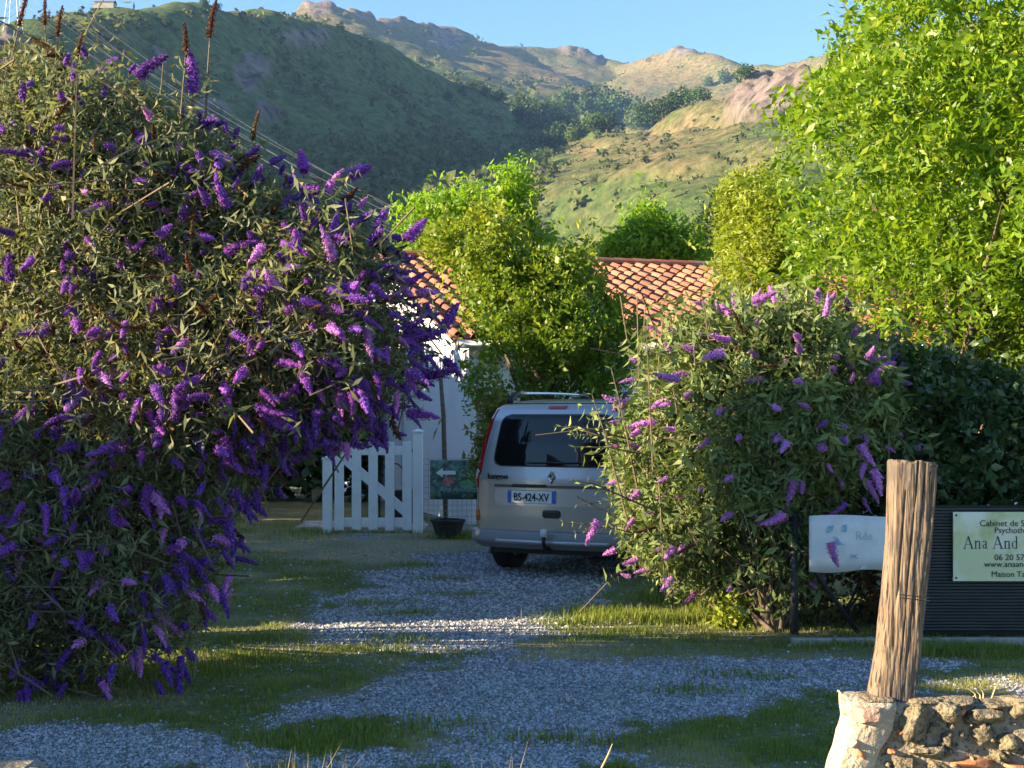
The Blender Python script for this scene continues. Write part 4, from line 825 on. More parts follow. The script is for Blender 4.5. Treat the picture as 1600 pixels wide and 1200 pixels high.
def patch(name, m, z0, z1, sl, sr, off, parent, nz=14, ns=14, depth=.02, corner=0.0, smooth=True):
    """Raised panel on the skin between heights z0..z1 and s-limits sl(z)..sr(z), with returned edges."""
    zz = np.linspace(z0, z1, nz); rows = []
    for z in zz:
        a, b = sl(z), sr(z); ins = 0
        if corner:
            for e in (z - z0, z1 - z):
                if e < corner: ins = max(ins, corner - math.sqrt(max(0, corner ** 2 - (corner - e) ** 2)))
        rows.append([S(q, z, off) for q in np.linspace(a + ins, b - ins, ns)])
    V = np.array(rows); Bk = np.array([[S(0, 0)] * ns] * nz)
    for i, z in enumerate(zz):
        a, b = sl(z), sr(z); ins = 0
        if corner:
            for e in (z - z0, z1 - z):
                if e < corner: ins = max(ins, corner - math.sqrt(max(0, corner ** 2 - (corner - e) ** 2)))
        for j, q in enumerate(np.linspace(a + ins, b - ins, ns)): Bk[i, j] = S(q, z, off - depth)
    mb = MB(); mb.grid(V); N = nz * ns; mb.add(Bk.reshape(-1, 3), [])
    ring = [j for j in range(ns)] + [i * ns + ns - 1 for i in range(1, nz)] + [(nz - 1) * ns + j for j in range(ns - 2, -1, -1)] + [i * ns for i in range(nz - 2, 0, -1)]
    for k in range(len(ring)): a, b = ring[k], ring[(k + 1) % len(ring)]; mb.f.append((b, a, a + N, b + N))
    o = build(name, mb, m, parent, smooth=smooth)
    if smooth:
        md = o.modifiers.new('e', 'EDGE_SPLIT'); md.split_angle = R(50)
    return o
def tg(z): return float(lerp_tab(WZ, z)) - .10 + .02 * (z < 1)
def frame_strip(name, m, z0, z1, lim, wd, off, parent, inner0, inner1, innerlim): pass
# tailgate as a frame of four raised panels round the window, over a dark shut line
sw = lambda z: .655 - .075 * (z - 1.08) / .5
GZ0, GZ1 = 1.085, 1.575
patch('shut_line', M['black'], .425, 1.745, lambda z: -tg(z) - .012, lambda z: tg(z) + .012, .003, car, 30, 20, .02, .06) if False else None
tgm = patch('tailgate', paint, .44, GZ0, lambda z: -tg(z), lambda z: tg(z), .010, car, 24, 26, .03, 0)
patch('upper_panel', paint, GZ1, 1.683, lambda z: -tg(z), lambda z: tg(z), .010, tgm, 8, 26, .03, 0)
for sg in (-1, 1): patch('side_panel', paint, GZ0 - .001, GZ1 + .001, (lambda z: -tg(z)) if sg < 0 else (lambda z: sw(z) - .03), (lambda z: -sw(z) + .03) if sg < 0 else (lambda z: tg(z)), .0103, tgm, 14, 5, .03, 0)
for sg in (-1, 1):      # dark shut lines
    mb = MB(); mb.tube([S(sg * (tg(z) + .006), z, .004) for z in np.linspace(.44, 1.683, 40)], .0055, 4, False); build('shut_line', mb, M['black'], car)
build('shut_line', MB().tube([S(q, .447, .006) for q in np.linspace(-.80, .80, 30)], .007, 4, False), M['black'], car)
build('shut_line', MB().tube([S(q, 1.69, .006) for q in np.linspace(-.60, .60, 30)], .005, 4, False), M['black'], car)
# recess shadow-gap frame and glass
patch('window_seal', M['black'], GZ0 - .012, GZ1 + .012, lambda z: -sw(z) - .016, lambda z: sw(z) + .016, .0125, tgm, 22, 22, .012, .10)
pane = patch('rear_window', glass, GZ0, GZ1, lambda z: -sw(z), lambda z: sw(z), .017, car, 26, 22, .004, .10)
seal = tgm.children
build('wiper', MB().tube([S(q, 1.115 + .01 * (q + .1), .035) for q in np.linspace(-.28, .30, 8)], [.006, .01, .01, .01, .01, .01, .009, .005], 6), M['black'], pane)
# interior seen through the tinted pane
inn = mat('turquoise_cloth', (.05, .60, .68), .8)
mbx = MB().lathe([(0, .0), (.01, .10), (.06, .13), (.13, .12), (.17, .06), (.18, 0)], 14, 'z', (.14, .32, 1.16)); build('turquoise_bag', mbx, inn, car, smooth=True)
seatm = mat('seat_cloth', (.03, .03, .034), .9)
for x in (-.36, .0, .36): build('headrest', MB().box((x, .85, 1.22), (.12, .05, .09)), seatm, car, bevel=.03)
patch('crease_shade', mat('painted_crease_shade', (.10, .095, .09), .4, .4), .872, .898, lambda z: -.63, lambda z: .63, .020, tgm, 4, 20, .03, .012)  # dark strip; the shade of the fold is put into its colour
patch('handle_strip', M['black'], .874, .904, lambda z: -.42, lambda z: -.05, .034, tgm, 4, 10, .03, .01)
patch('number_plate_recess', chrome if False else mat('sunlit_silver', (.50, .50, .51), .30, .5, coat=.5), .695, .866, lambda z: -.62, lambda z: .62, .014, tgm, 8, 24, .03, .05)  # brighter than the body paint: sunlight on the recess is put into the colour
pl = patch('number_plate', mat('plate_white', (.72, .73, .72), .4), .722, .842, lambda z: -.47, lambda z: .05, .020, tgm, 4, 10, .012, .006, False)
blue = mat('plate_blue', (.03, .12, .42), .4)
patch('plate_border', M['black'], .718, .846, lambda z: -.475, lambda z: .055, .0165, pl, 4, 10, .012, .008, False)
patch('country_band', blue, .724, .840, lambda z: -.468, lambda z: -.428, .022, pl, 3, 3, .005, 0, False); patch('region_band', blue, .724, .840, lambda z: .008, lambda z: .048, .022, pl, 3, 3, .005, 0, False)
def car_text(s, sc, z, size, m, parent, sx=1.0, bold=0, off=.024, ext=.002):
    a, b = S(sc - .15, z, off), S(sc + .15, z, off); ang = math.degrees(math.atan2(b[1] - a[1], b[0] - a[0])); q = S(sc, z, off)
    o = text('lettering', s, parent, q, size, m, 90, ang, ext, sx=sx, bold=bold, align='CENTER'); return o
car_text('BS-424-XV', -.21, .744, .108, M['black'], pl, sx=.80, bold=.001, off=.024)
car_text('kangoo', -.59, .95, .080, mat('badge_dark', (.05, .05, .055), .3, .6), tgm, sx=1.0, bold=.0015, off=.016, ext=.004)
# diamond badge
q = S(0, .975, .022); mb = MB(); o_ = [(-.042, 0), (0, .066), (.042, 0), (0, -.066)]; i_ = [(-.016, 0), (0, .026), (.016, 0), (0, -.026)]; 
mb.add([q + [x, 0, z] for x, z in o_] + [q + [x * .72, -.016, z * .72] for x, z in o_] + [q + [x, -.004, z] for x, z in i_], [(0, 1, 5, 4), (1, 2, 6, 5), (2, 3, 7, 6), (3, 0, 4, 7), (4, 5, 9, 8), (5, 6, 10, 9), (6, 7, 11, 10), (7, 4, 8, 11)]); build('diamond_badge', mb, chrome, tgm)
patch('tailgate_handle', M['black'], .58, .66, lambda z: -.09, lambda z: .10, .016, tgm, 6, 10, .03, .025); patch('handle_lip', mat('handle_grey', (.04, .04, .042), .3), .636, .657, lambda z: -.08, lambda z: .09, .03, tgm, 3, 8, .02, .008)
patch('brake_light', red, 1.642, 1.672, lambda z: -.10, lambda z: .10, .020, tgm, 4, 10, .02, .013)
# tail lamps up the rear corners
for sg in (-1, 1):
    def inn_(z): return tg(z) + .014
    def out_(z): return tg(z) + .014 + .155 * (1 - max(0, (z - 1.05) / .60)) ** .7 if z > 1.05 else tg(z) + .014 + .155 * (1 - ((1.05 - z) / .32) ** 4 * .5)
    l = (lambda z: inn_(z)) if sg > 0 else (lambda z: -out_(z)); r = (lambda z: out_(z)) if sg > 0 else (lambda z: -inn_(z))
    tl = patch('tail_light', red, 0.86, 1.64, l, r, .014, car, 26, 8, .03, 0)
    l2 = (lambda z: inn_(z) + .02) if sg > 0 else (lambda z: -out_(z) + .01); r2 = (lambda z: out_(z) - .01) if sg > 0 else (lambda z: -inn_(z) - .02)
    patch('reversing_lens', clear, .935, 1.035, l2, r2, .019, tl, 8, 6, .02, .03)
    patch('indicator_lens', mat('smoked_lens', (.45, .10, .08), .15, coat=.8), 1.10, 1.13, l2, r2, .018, tl, 4, 6, .02, .01)
    l3 = (lambda z: .80) if sg > 0 else (lambda z: -.905); r3 = (lambda z: .905) if sg > 0 else (lambda z: -.80)
    patch('reflector', red, .53, .64, l3, r3, .012, car, 6, 6, .02, .015)
# bumper
zz = np.linspace(.275, .445, 12); prof = .055 * np.sin(np.pi * np.clip((zz - .235) / .25, 0, 1)) ** .5 + .012
rows = [[S(q, z, o_) for q in np.linspace(-1.22, 1.22, 46)] for z, o_ in zip(zz, prof)]; rows.append([S(q, .448, -.01) for q in np.linspace(-1.22, 1.22, 46)]); rows.insert(0, [S(q, .272, -.06) for q in np.linspace(-1.22, 1.22, 46)])
bmp = build('bumper', MB().grid(np.array(rows)), grey_pl, car, smooth=True)
o = build('bumper_trim', MB().grid(np.array([[S(q, z, .080) for q in np.linspace(-.58, .60, 30)] for z in np.linspace(.325, .365, 3)])), mat('satin_trim', (.42, .43, .45), .35, .4), bmp, smooth=True); md = o.modifiers.new('s', 'SOLIDIFY'); md.thickness = .02; md.offset = -1
mb = MB(); q = S(-.02, .42, .07); mb.tube([q + [0, .1, -.14], q + [0, -.05, -.12], q + [0, -.075, -.06], q + [0, -.075, 0]], .020, 8); th_ = build('tow_hook', mb, M['black'], car, smooth=True)
build('tow_ball_cover', MB().lathe([(-.03, .0), (-.03, .036), (.03, .034), (.045, .02), (.048, 0)], 14, 'z', q + [0, -.075, .02]), mat('ball_cover', (.62, .66, .68), .4), th_, smooth=True)
# underside, wheels, rails, side glass, mirrors
build('underbody', MB().box((0, 2.1, .25), (.72, 1.85, .04)), M['black'], car); build('axle', MB().tube([[-.7, .76, .28], [.7, .76, .28]], .05, 8), M['black'], car)
build('exhaust', MB().tube([[.35, .10, .17], [.35, .9, .20]], .03, 8), M['dark_steel'], car)
rim_m = mat('alloy', (.35, .36, .37), .35, .7)
for wy in (.76, 3.42):
    for sx in (-1, 1):
        wx = sx * .765; c = (wx, wy, .315)
        wh = build('wheel', MB().lathe([(-.09, .20), (-.105, .215), (-.105, .28), (-.085, .308), (0, .316), (.085, .308), (.105, .28), (.105, .215), (.09, .20)], 32, 'x', c), M['rubber'], car, smooth=True)
        r_ = MB().lathe([(sx * .02, .0), (sx * .075, .03), (sx * .07, .06)], 16, 'x', c); r_.lathe([(-sx * .08, .205), (sx * .06, .205), (sx * .10, .21), (sx * .10, .195), (sx * .05, .19)], 28, 'x', c)
        for k in range(5): a = k * 2 * math.pi / 5; rt = np.array([[1, 0, 0], [0, math.cos(a), -math.sin(a)], [0, math.sin(a), math.cos(a)]]); r_.box(np.array(c) + rt @ np.array([sx * .06, 0, .12]), (.012, .028, .085), rt)
        r_.lathe([(sx * .01, .0), (sx * .01, .19)], 20, 'x', c)
        build('rim', r_, rim_m, wh)
for sx in (-1, 1):
    x = sx * .60; zr = lambda y: 1.795 + .012 * math.sin((y - .45) * 1.5)
    rail = build('roof_rail', MB().tube([[x * (1 - .02 * abs(t - .5)), .60 + 1.75 * t, zr(.6 + 1.75 * t)] for t in np.linspace(0, 1, 9)], .017, 8), mat('rail_silver', (.62, .63, .65), .25, .8), car, smooth=True)
    for ya, yb in ((.60, .42), (2.35, 2.52)):
        build('rail_foot', MB().tube([[x, ya + (ya - yb) * .35, 1.798], [x, ya, 1.794], [x, (ya + yb) / 2, 1.78], [x * 1.02, yb, 1.735], [x * 1.02, yb - .01, 1.69]], [.019, .024, .03, .034, .036], 10), M['black'], rail, smooth=True)
for sg in (-1, 1):
    for a, b, nm in ((1.02, 1.75, 'quarter_window'), (1.82, 2.75, 'door_window')):
        l, r = (lambda z: a, lambda z: b) if sg > 0 else (lambda z: -b, lambda z: -a)
        patch(nm, glass, 1.10, 1.56, l, r, .004, car, 10, 14, .01, .06)
    mb = MB().box((sg * 1.0, 2.75, 1.12), (.10, .06, .09)); build('wing_mirror', mb, M['black'], car, bevel=.03)
    build('side_moulding', MB().tube([[sg * .915, y, .62] for y in np.linspace(1.2, 3.0, 4)], .022, 6), grey_pl, car)

# ------------------------------------------------------------------ weathered post on the stone wall
pd = 4.40
def post():
    t = thing('weathered_post', 'weathered grey brown split wooden post standing on the stone wall', 'post', P(1392, 1088, pd))
    n, m = 150, 110; th = np.linspace(0, 2 * np.pi, n, endpoint=False); V = np.zeros((m, n, 3))
    for i, t_ in enumerate(np.linspace(0, 1, m)):
        y = 1096 + (719 - 1096) * t_; cx = np.interp(y, [717, 830, 930, 1000, 1085, 1100], [1426, 1420, 1412, 1404, 1392, 1391]); hw = np.interp(y, [717, 830, 930, 1000, 1085, 1100], [41.5, 38.5, 37, 38.5, 40, 40]) * .98
        c = P(cx, y, pd); r = hw / F * pd
        sq = 1 / np.maximum(np.abs(np.cos(th)), np.abs(np.sin(th))) ** .55                   # between round and square
        g = 0
        for fq, am, sd_2 in ((7, .022, 1), (19, .012, 2), (43, .010, 3)):
            a = vn(th / (2 * np.pi) * fq * 2.2 + .25 * math.sin(t_ * 5 + fq), np.full(n, t_ * (1.6 if fq < 20 else 4.0)), sd_2); g = g - am * (1 - np.abs(2 * a - 1)) ** 3 * 1.8
        g = g + .03 * fbm(np.cos(th) * 2 + t_ * 5, np.sin(th) * 2 + t_ * 3, 3, 5) + .012 * fbm(th * 12, np.full(n, t_ * 60), 2, 9)
        for ga, gw, gdp in ((-2.05, .03, .09), (-1.62, .022, .16), (-1.30, .022, .07), (-.95, .025, .08), (-2.5, .02, .05)):
            g = g - gdp * np.exp(-((th - (ga % (2 * np.pi)) + .05 * math.sin(t_ * 6 + ga)) / gw) ** 2) * np.clip(.25 + .9 * t_ + .5 * math.sin(t_ * 9 + ga * 5), 0, 1)
        rr = r * sq * (1 + g) * .93; V[i] = c + np.stack([rr * np.cos(th), rr * np.sin(th) * .9, np.zeros(n)], 1)
    # ragged top
    tpz = .018 * fbm(th * 3, th * 0 + 1, 3, 8) - .014 * (np.cos(th) > 0) * np.cos(th); V[-1, :, 2] += tpz; V[-2, :, 2] += tpz * .8
    mb = MB(); mb.grid(V, True); top = V[-1]; cen = top.mean(0)
    for k in (.66, .33):
        ring = cen + (top - cen) * k; ring[:, 2] += .014 * fbm(th * 4, th * 0 + k * 9, 3, 12) - .006; mb.add(ring, [])
    b0 = (m - 1) * n; b1 = m * n; b2 = b1 + n
    for A_, B_ in ((b0, b1), (b1, b2)):
        for j in range(n): mb.f.append((A_ + j, A_ + (j + 1) % n, B_ + (j + 1) % n, B_ + j))
    mb.f.append(tuple(b2 + j for j in range(n)))
    wood = mat('weathered_wood', (.20, .145, .095), .9, noise=[(28, (.20, .13, .075), .38, .72, (1, 1, .07)), (70, (.30, .23, .155), .5, .78, (1, 1, .05)), (6, (.13, .10, .08), .47, .66, (1, 1, .5)), (150, (.04, .028, .02), .53, .62, (1, 1, .045)), (5, (.09, .075, .062), .54, .66)], bump=(100, 1.0, .012, (1, 1, .06)))
    build('shaft', mb, wood, t, smooth=True)
    for yy in (929, 934): 
        q = P(1412, yy, pd); build('wire', MB().tube([P(1405, yy, pd - .085), P(1425, yy + 2, pd - .086), P(1440, yy + 4, pd - .075), P(1452, yy + 5, pd - .03)], .0016, 5), M['dark_steel'], t)
post()
def stone_mesh(c, h, seed, amp=.16, sub=3, sq=3.2, freq=2.6, tilt=0):
    bm_ = bmesh.new(); bmesh.ops.create_icosphere(bm_, subdivisions=sub, radius=1); v = np.array([q.co[:] for q in bm_.verts]); f = [tuple(x.index for x in fc.verts) for fc in bm_.faces]; bm_.free()
    k = (np.abs(v) ** sq).sum(1) ** (-1 / sq); v = v * k[:, None]
    nse = .55 * fbm(v[:, 0] * freq * 2.7 + seed, v[:, 1] * freq * 2.2 + v[:, 2] * freq * 2.9, 4, (seed + 7) % 50) + fbm(v[:, 0] * freq + seed * 3.1, v[:, 1] * freq + v[:, 2] * freq * 1.3 + seed, 4, seed % 50); v = v * (1 + amp * nse)[:, None] * np.asarray(h)
    pr_ = np.random.default_rng(seed)
    for _ in range(9):
        n_ = unit(pr_.normal(size=3)); k_ = np.maximum(0, (v / np.asarray(h)) @ n_ - (.72 + .2 * pr_.random())); v = v - (k_[:, None] * n_) * np.asarray(h) * .85
    if tilt: v = v @ np.array([[math.cos(tilt), 0, -math.sin(tilt)], [0, 1, 0], [math.sin(tilt), 0, math.cos(tilt)]]).T
    return MB().add(v + np.asarray(c), f)
M['lichen'] = mat('lichen_stone', (.19, .155, .095), .95, noise=[(22, (.31, .26, .17), .45, .7), (60, (.05, .045, .035), .50, .66), (9, (.24, .20, .10), .5, .7)], bump=(60, 1.0, .03), var=.2)
M['pink_stone'] = mat('pink_stone', (.46, .27, .19), .9, noise=[(26, (.58, .40, .30), .42, .7), (70, (.25, .14, .10), .55, .75)], bump=(80, .9, .008), var=.12)
M['brick'] = mat('old_brick', (.52, .22, .10), .9, noise=(40, (.36, .14, .07), .42, .7), bump=(90, .6, .006), var=.2)
M['mortar'] = mat('lime_mortar', (.42, .35, .255), .95, noise=[(14, (.34, .28, .20), .45, .7), (55, (.58, .52, .42), .5, .75)], bump=(60, 1.0, .012))
M['mortar_d'] = mat('dirty_mortar', (.27, .22, .15), .95, noise=[(24, (.36, .31, .22), .45, .7), (70, (.06, .055, .045), .52, .7)], bump=(50, 1.0, .02))
def stone_wall():
    t = thing('stone_wall', 'low rubble stone wall with pale mortar end under the wooden post', 'wall', P(1460, 1200, 4.35)); fr = 4.30; rg = np.random.default_rng(31)
    # core: displaced slab running to the right, front face at depth fr
    x0, x1 = P(1345, 0, fr)[0], 3.2; ztop = P(0, 1099, fr)[2]
    nx_, nz_ = 120, 36; rows = []
    for k in range(nz_):
        u = k / (nz_ - 1)
        if u < .6: z = -.1 + (ztop + .1) * (u / .6); yb = 0; 
        else: z = ztop; yb = (u - .6) / .4 * .15
        xx = np.linspace(x0, x1, nx_); nse = fbm(xx * 9, np.full(nx_, z * 9 + yb * 7), 4, 3); rows.append(np.stack([xx, fr + .012 + yb - .03 * nse - (.02 * (1 - z / ztop) if u < .6 else 0), z + (.012 * nse if u >= .6 else 0) - .015 * (xx - x0) / 1.0], 1))
    rows.append(np.stack([xx, np.full(nx_, fr + .18), np.full(nx_, -.1)], 1))
    build('core', MB().grid(np.array(rows)), M['mortar_d'], t, smooth=True)
    # pale mortar end, splayed towards its foot
    n = 40; rows = []
    for k in range(30):
        y = 1098 + (1340 - 1098) * k / 29; xl = np.interp(y, [1081, 1100, 1130, 1165, 1200, 1340], [1330, 1327, 1331, 1323, 1310, 1280]); xr = np.interp(y, [1081, 1100, 1140, 1170, 1200, 1340], [1398, 1402, 1394, 1376, 1366, 1380])
        us = np.linspace(0, 1, n); a = us * np.pi * .5
        q = [P(xl + (xr - xl) * max(0, (u - .22) / .78), y, fr) + np.array([0, .15 * max(0, (.22 - u) / .22) - .012 * math.sin(min(1, max(0, (u - .22) / .78)) * math.pi), 0]) for u in us]; q = np.array(q)
        q[:, 1] -= .010 * fbm(q[:, 0] * 22, q[:, 2] * 22, 4, 13); q[:, 0] += .006 * fbm(q[:, 1] * 20, q[:, 2] * 20, 3, 14); rows.append(q)
    top = rows[0]; cap = [np.stack([top[:, 0] * (1 - f_) + (top[-1, 0]) * f_ * 0 + top[:, 0] * f_, top[:, 1] + (fr + .17 - top[:, 1]) * f_, top[:, 2] + .012 * math.sin(f_ * 3.1) + .006 * fbm(top[:, 0] * 20, np.full(n, f_ * 6), 3, 15)], 1) for f_ in (1, .66, .33)]
    build('mortar_end', MB().grid(np.array(cap + rows)), M['mortar'], t, smooth=True)
    def st(px, py, hw, hh, m, seed, dep=.05, pr=.0, amp=.16, nm='stone', sq=3.2, tilt=0): build(nm, stone_mesh(P(px, py, fr) + [0, dep - pr, 0], (hw / F * fr, dep + .012, hh / F * fr), seed, amp, 3 if hw < 14 else 4, sq, tilt=tilt), m, t, smooth=True)
    st(1350, 1117, 25, 17, M['pink_stone'], 1, .07, .03, .06, sq=10); st(1336, 1159, 9, 9, M['pink_stone'], 2, .03, .014, .08, 'brick', 9, .1); st(1345, 1178, 11, 6, M['brick'], 3, .03, .016, .12, 'brick', 7, -.4)
    st(1427, 1128, 28, 32, M['lichen'], 4, .07, .03, .14, sq=2.8); st(1482, 1117, 20, 19, M['lichen'], 5, .06, .03, .15, sq=3); st(1540, 1118, 33, 17, M['lichen'], 6, .06, .015, .14, sq=4); st(1594, 1112, 20, 19, M['lichen'], 7, .06, .02, .14, sq=4)
    st(1448, 1175, 30, 9, M['lichen'], 8, .05, .018, .18, sq=4, tilt=.06); st(1482, 1158, 11, 16, M['lichen'], 9, .05, .012, .2); st(1535, 1148, 20, 22, M['lichen'], 10, .05, .012, .2, sq=2.6); st(1574, 1158, 18, 15, M['lichen'], 11, .05, .022, .14); st(1606, 1156, 13, 13, M['lichen'], 12, .05, .015, .14)
    st(1518, 1192, 34, 8, M['brick'], 13, .05, .025, .12, 'brick', 4.5, .05); st(1592, 1198, 22, 7, M['brick'], 14, .05, .02, .10, 'brick', 5); st(1410, 1192, 26, 11, M['lichen'], 15, .05, .012, .2); st(1466, 1196, 18, 8, M['lichen'], 16, .05, .01, .2); st(1560, 1182, 14, 9, M['lichen'], 17, .05, .02, .2)
    st(1505, 1099, 30, 5, M['lichen'], 18, .07, -.0, .2, sq=3.5); st(1570, 1104, 40, 5, M['lichen'], 19, .07, -.0, .2, sq=3.5); st(1450, 1100, 26, 5, M['lichen'], 20, .07, -.0, .2, sq=3.5); st(1364, 1098, 36, 6, M['lichen'], 21, .075, -.005, .12, sq=6)
    for k in range(14):
        x = 1620 + k * 34 + rg.normal() * 6; st(x, 1112 + (k % 3) * 26, 22, 15, M['lichen'], 40 + k, .05, .015, .16)
    for k in range(46): st(1380 + 225 * rg.random(), 1105 + 110 * rg.random(), 4 + 4 * rg.random(), 3 + 3 * rg.random(), M['lichen'] if rg.random() < .8 else M['brick'], 60 + k, .03, .004, .2)
    mb = MB()
    for x, y, lx, ly in ((1512, 1075, 1530, 1096), (1534, 1078, 1535, 1095), (1557, 1071, 1545, 1093), (1514, 1093, 1528, 1085), (1525, 1080, 1533, 1094)): a, b = P(lx, ly, fr + .08), P(x, y, fr + .08); mb.tube([a - [0, 0, .02], (a + b) / 2 + [.004, 0, .004], b], [.0022, .002, .0008], 4)
    build('dry_grass', mb, mat('straw', (.55, .42, .20), .8), t)
stone_wall()
def low_wall():
    t = thing('rubble_wall_end', 'sunlit rubble and dry leaves at the bottom corner beside the gravel', 'wall', P(30, 1260, 4.6)); rg = np.random.default_rng(33)
    for k in range(26):
        x, y = -260 + 340 * rg.random(), 1197 + 100 * rg.random(); build('stone', stone_mesh(P(x, y + max(0, (x - 60)) * .4, 4.55 + .25 * rg.random()), (.06 + .05 * rg.random(), .07, .03 + .03 * rg.random()), 100 + k, .2, 2), M['pink_stone'] if rg.random() < .4 else M['lichen'], t, smooth=True)
    build('core', MB().box((-2.15, 4.75, .18), (.55, .16, .22)), M['mortar_d'], t, bevel=.05)
low_wall()

# ------------------------------------------------------------------ gravel stones, grass blades, tufts, fallen leaves
def view_points(n, rg, d0, d1, x0=-60, x1=1660, pw=1.0):
    """Points on the ground of the drive, denser close to the camera."""
    d = 1 / (1 / d1 + (1 / d0 - 1 / d1) * rg.random(n) ** pw); px = x0 + (x1 - x0) * rg.random(n); return np.stack([(px - 800) / F * d, d], 1)
def gravel():
    rg = np.random.default_rng(50); q = view_points(190000, rg, 5.9, 16.5); m = gravel_mask(q[:, 0], q[:, 1]); q = q[rg.random(len(q)) < m * .85 + .03][:72000]; n = len(q)
    octv = np.array([[1, 0, -.5], [-1, 0, -.5], [0, 1, -.5], [0, -1, -.5], [.15, .1, 1]], float); octt = np.array([[0, 2, 4], [2, 1, 4], [1, 3, 4], [3, 0, 4]])
    sz = (.0055 + .0095 * rg.random(n) ** 2) * np.clip(q[:, 1] / 8, .9, 1.7); th = rg.random(n) * 6.28; sc = np.stack([sz * (.8 + .6 * rg.random(n)), sz * (.6 + .4 * rg.random(n)), sz * (.35 + .35 * rg.random(n))], 1)
    v = octv[None] * sc[:, None] * (.75 + .5 * rg.random((n, 5, 1))); tl = rg.normal(size=(n, 1)) * .5; c, s_ = np.cos(th)[:, None], np.sin(th)[:, None]
    x = v[..., 0] * c - v[..., 1] * s_; y = v[..., 0] * s_ + v[..., 1] * c; z = v[..., 2] + x * tl * .5
    V = np.stack([x + q[:, :1], y + q[:, 1:], z + gz(q[:, 0], q[:, 1])[:, None] + sz[:, None] * .25], -1).reshape(-1, 3)
    T = (octt[None] + (np.arange(n) * 5)[:, None, None]).reshape(-1, 3); tint = np.repeat(np.stack([rg.random(n) ** 1.3, (rg.random(n) < .12) * rg.random(n)], 1), 5, 0)
    m_ = leafmat('gravel_stone', (.12, .123, .13), (.54, .55, .56), (.48, .41, .33), trans=0.0, rough=.85, spec=.3)
    tag(trimesh('gravel', V, T, m_, tint=tint, smooth=False), 'loose blue grey gravel spread over the drive', 'gravel', kind='stuff')
gravel()
def blades(q, h, wd, rg, lean=.45, tint=None):
    n = len(q); th = rg.random(n) * 6.28; side = np.stack([np.cos(th), np.sin(th), 0 * th], 1); fw = np.stack([-np.sin(th), np.cos(th), 0 * th], 1) * (lean * rg.random(n))[:, None] * h[:, None]
    b = np.stack([q[:, 0], q[:, 1], gz(q[:, 0], q[:, 1]) - .004], 1); up = np.array([0, 0, 1.0])
    v = np.stack([b - side * wd[:, None] / 2, b + side * wd[:, None] / 2, b + fw * .35 + up * h[:, None] * .55 - side * wd[:, None] * .38, b + fw * .35 + up * h[:, None] * .55 + side * wd[:, None] * .38, b + fw + up * (h * .93)[:, None]], 1).reshape(-1, 3)
    T = (np.array([[0, 1, 3], [0, 3, 2], [2, 3, 4]])[None] + (np.arange(n) * 5)[:, None, None]).reshape(-1, 3); return v, T
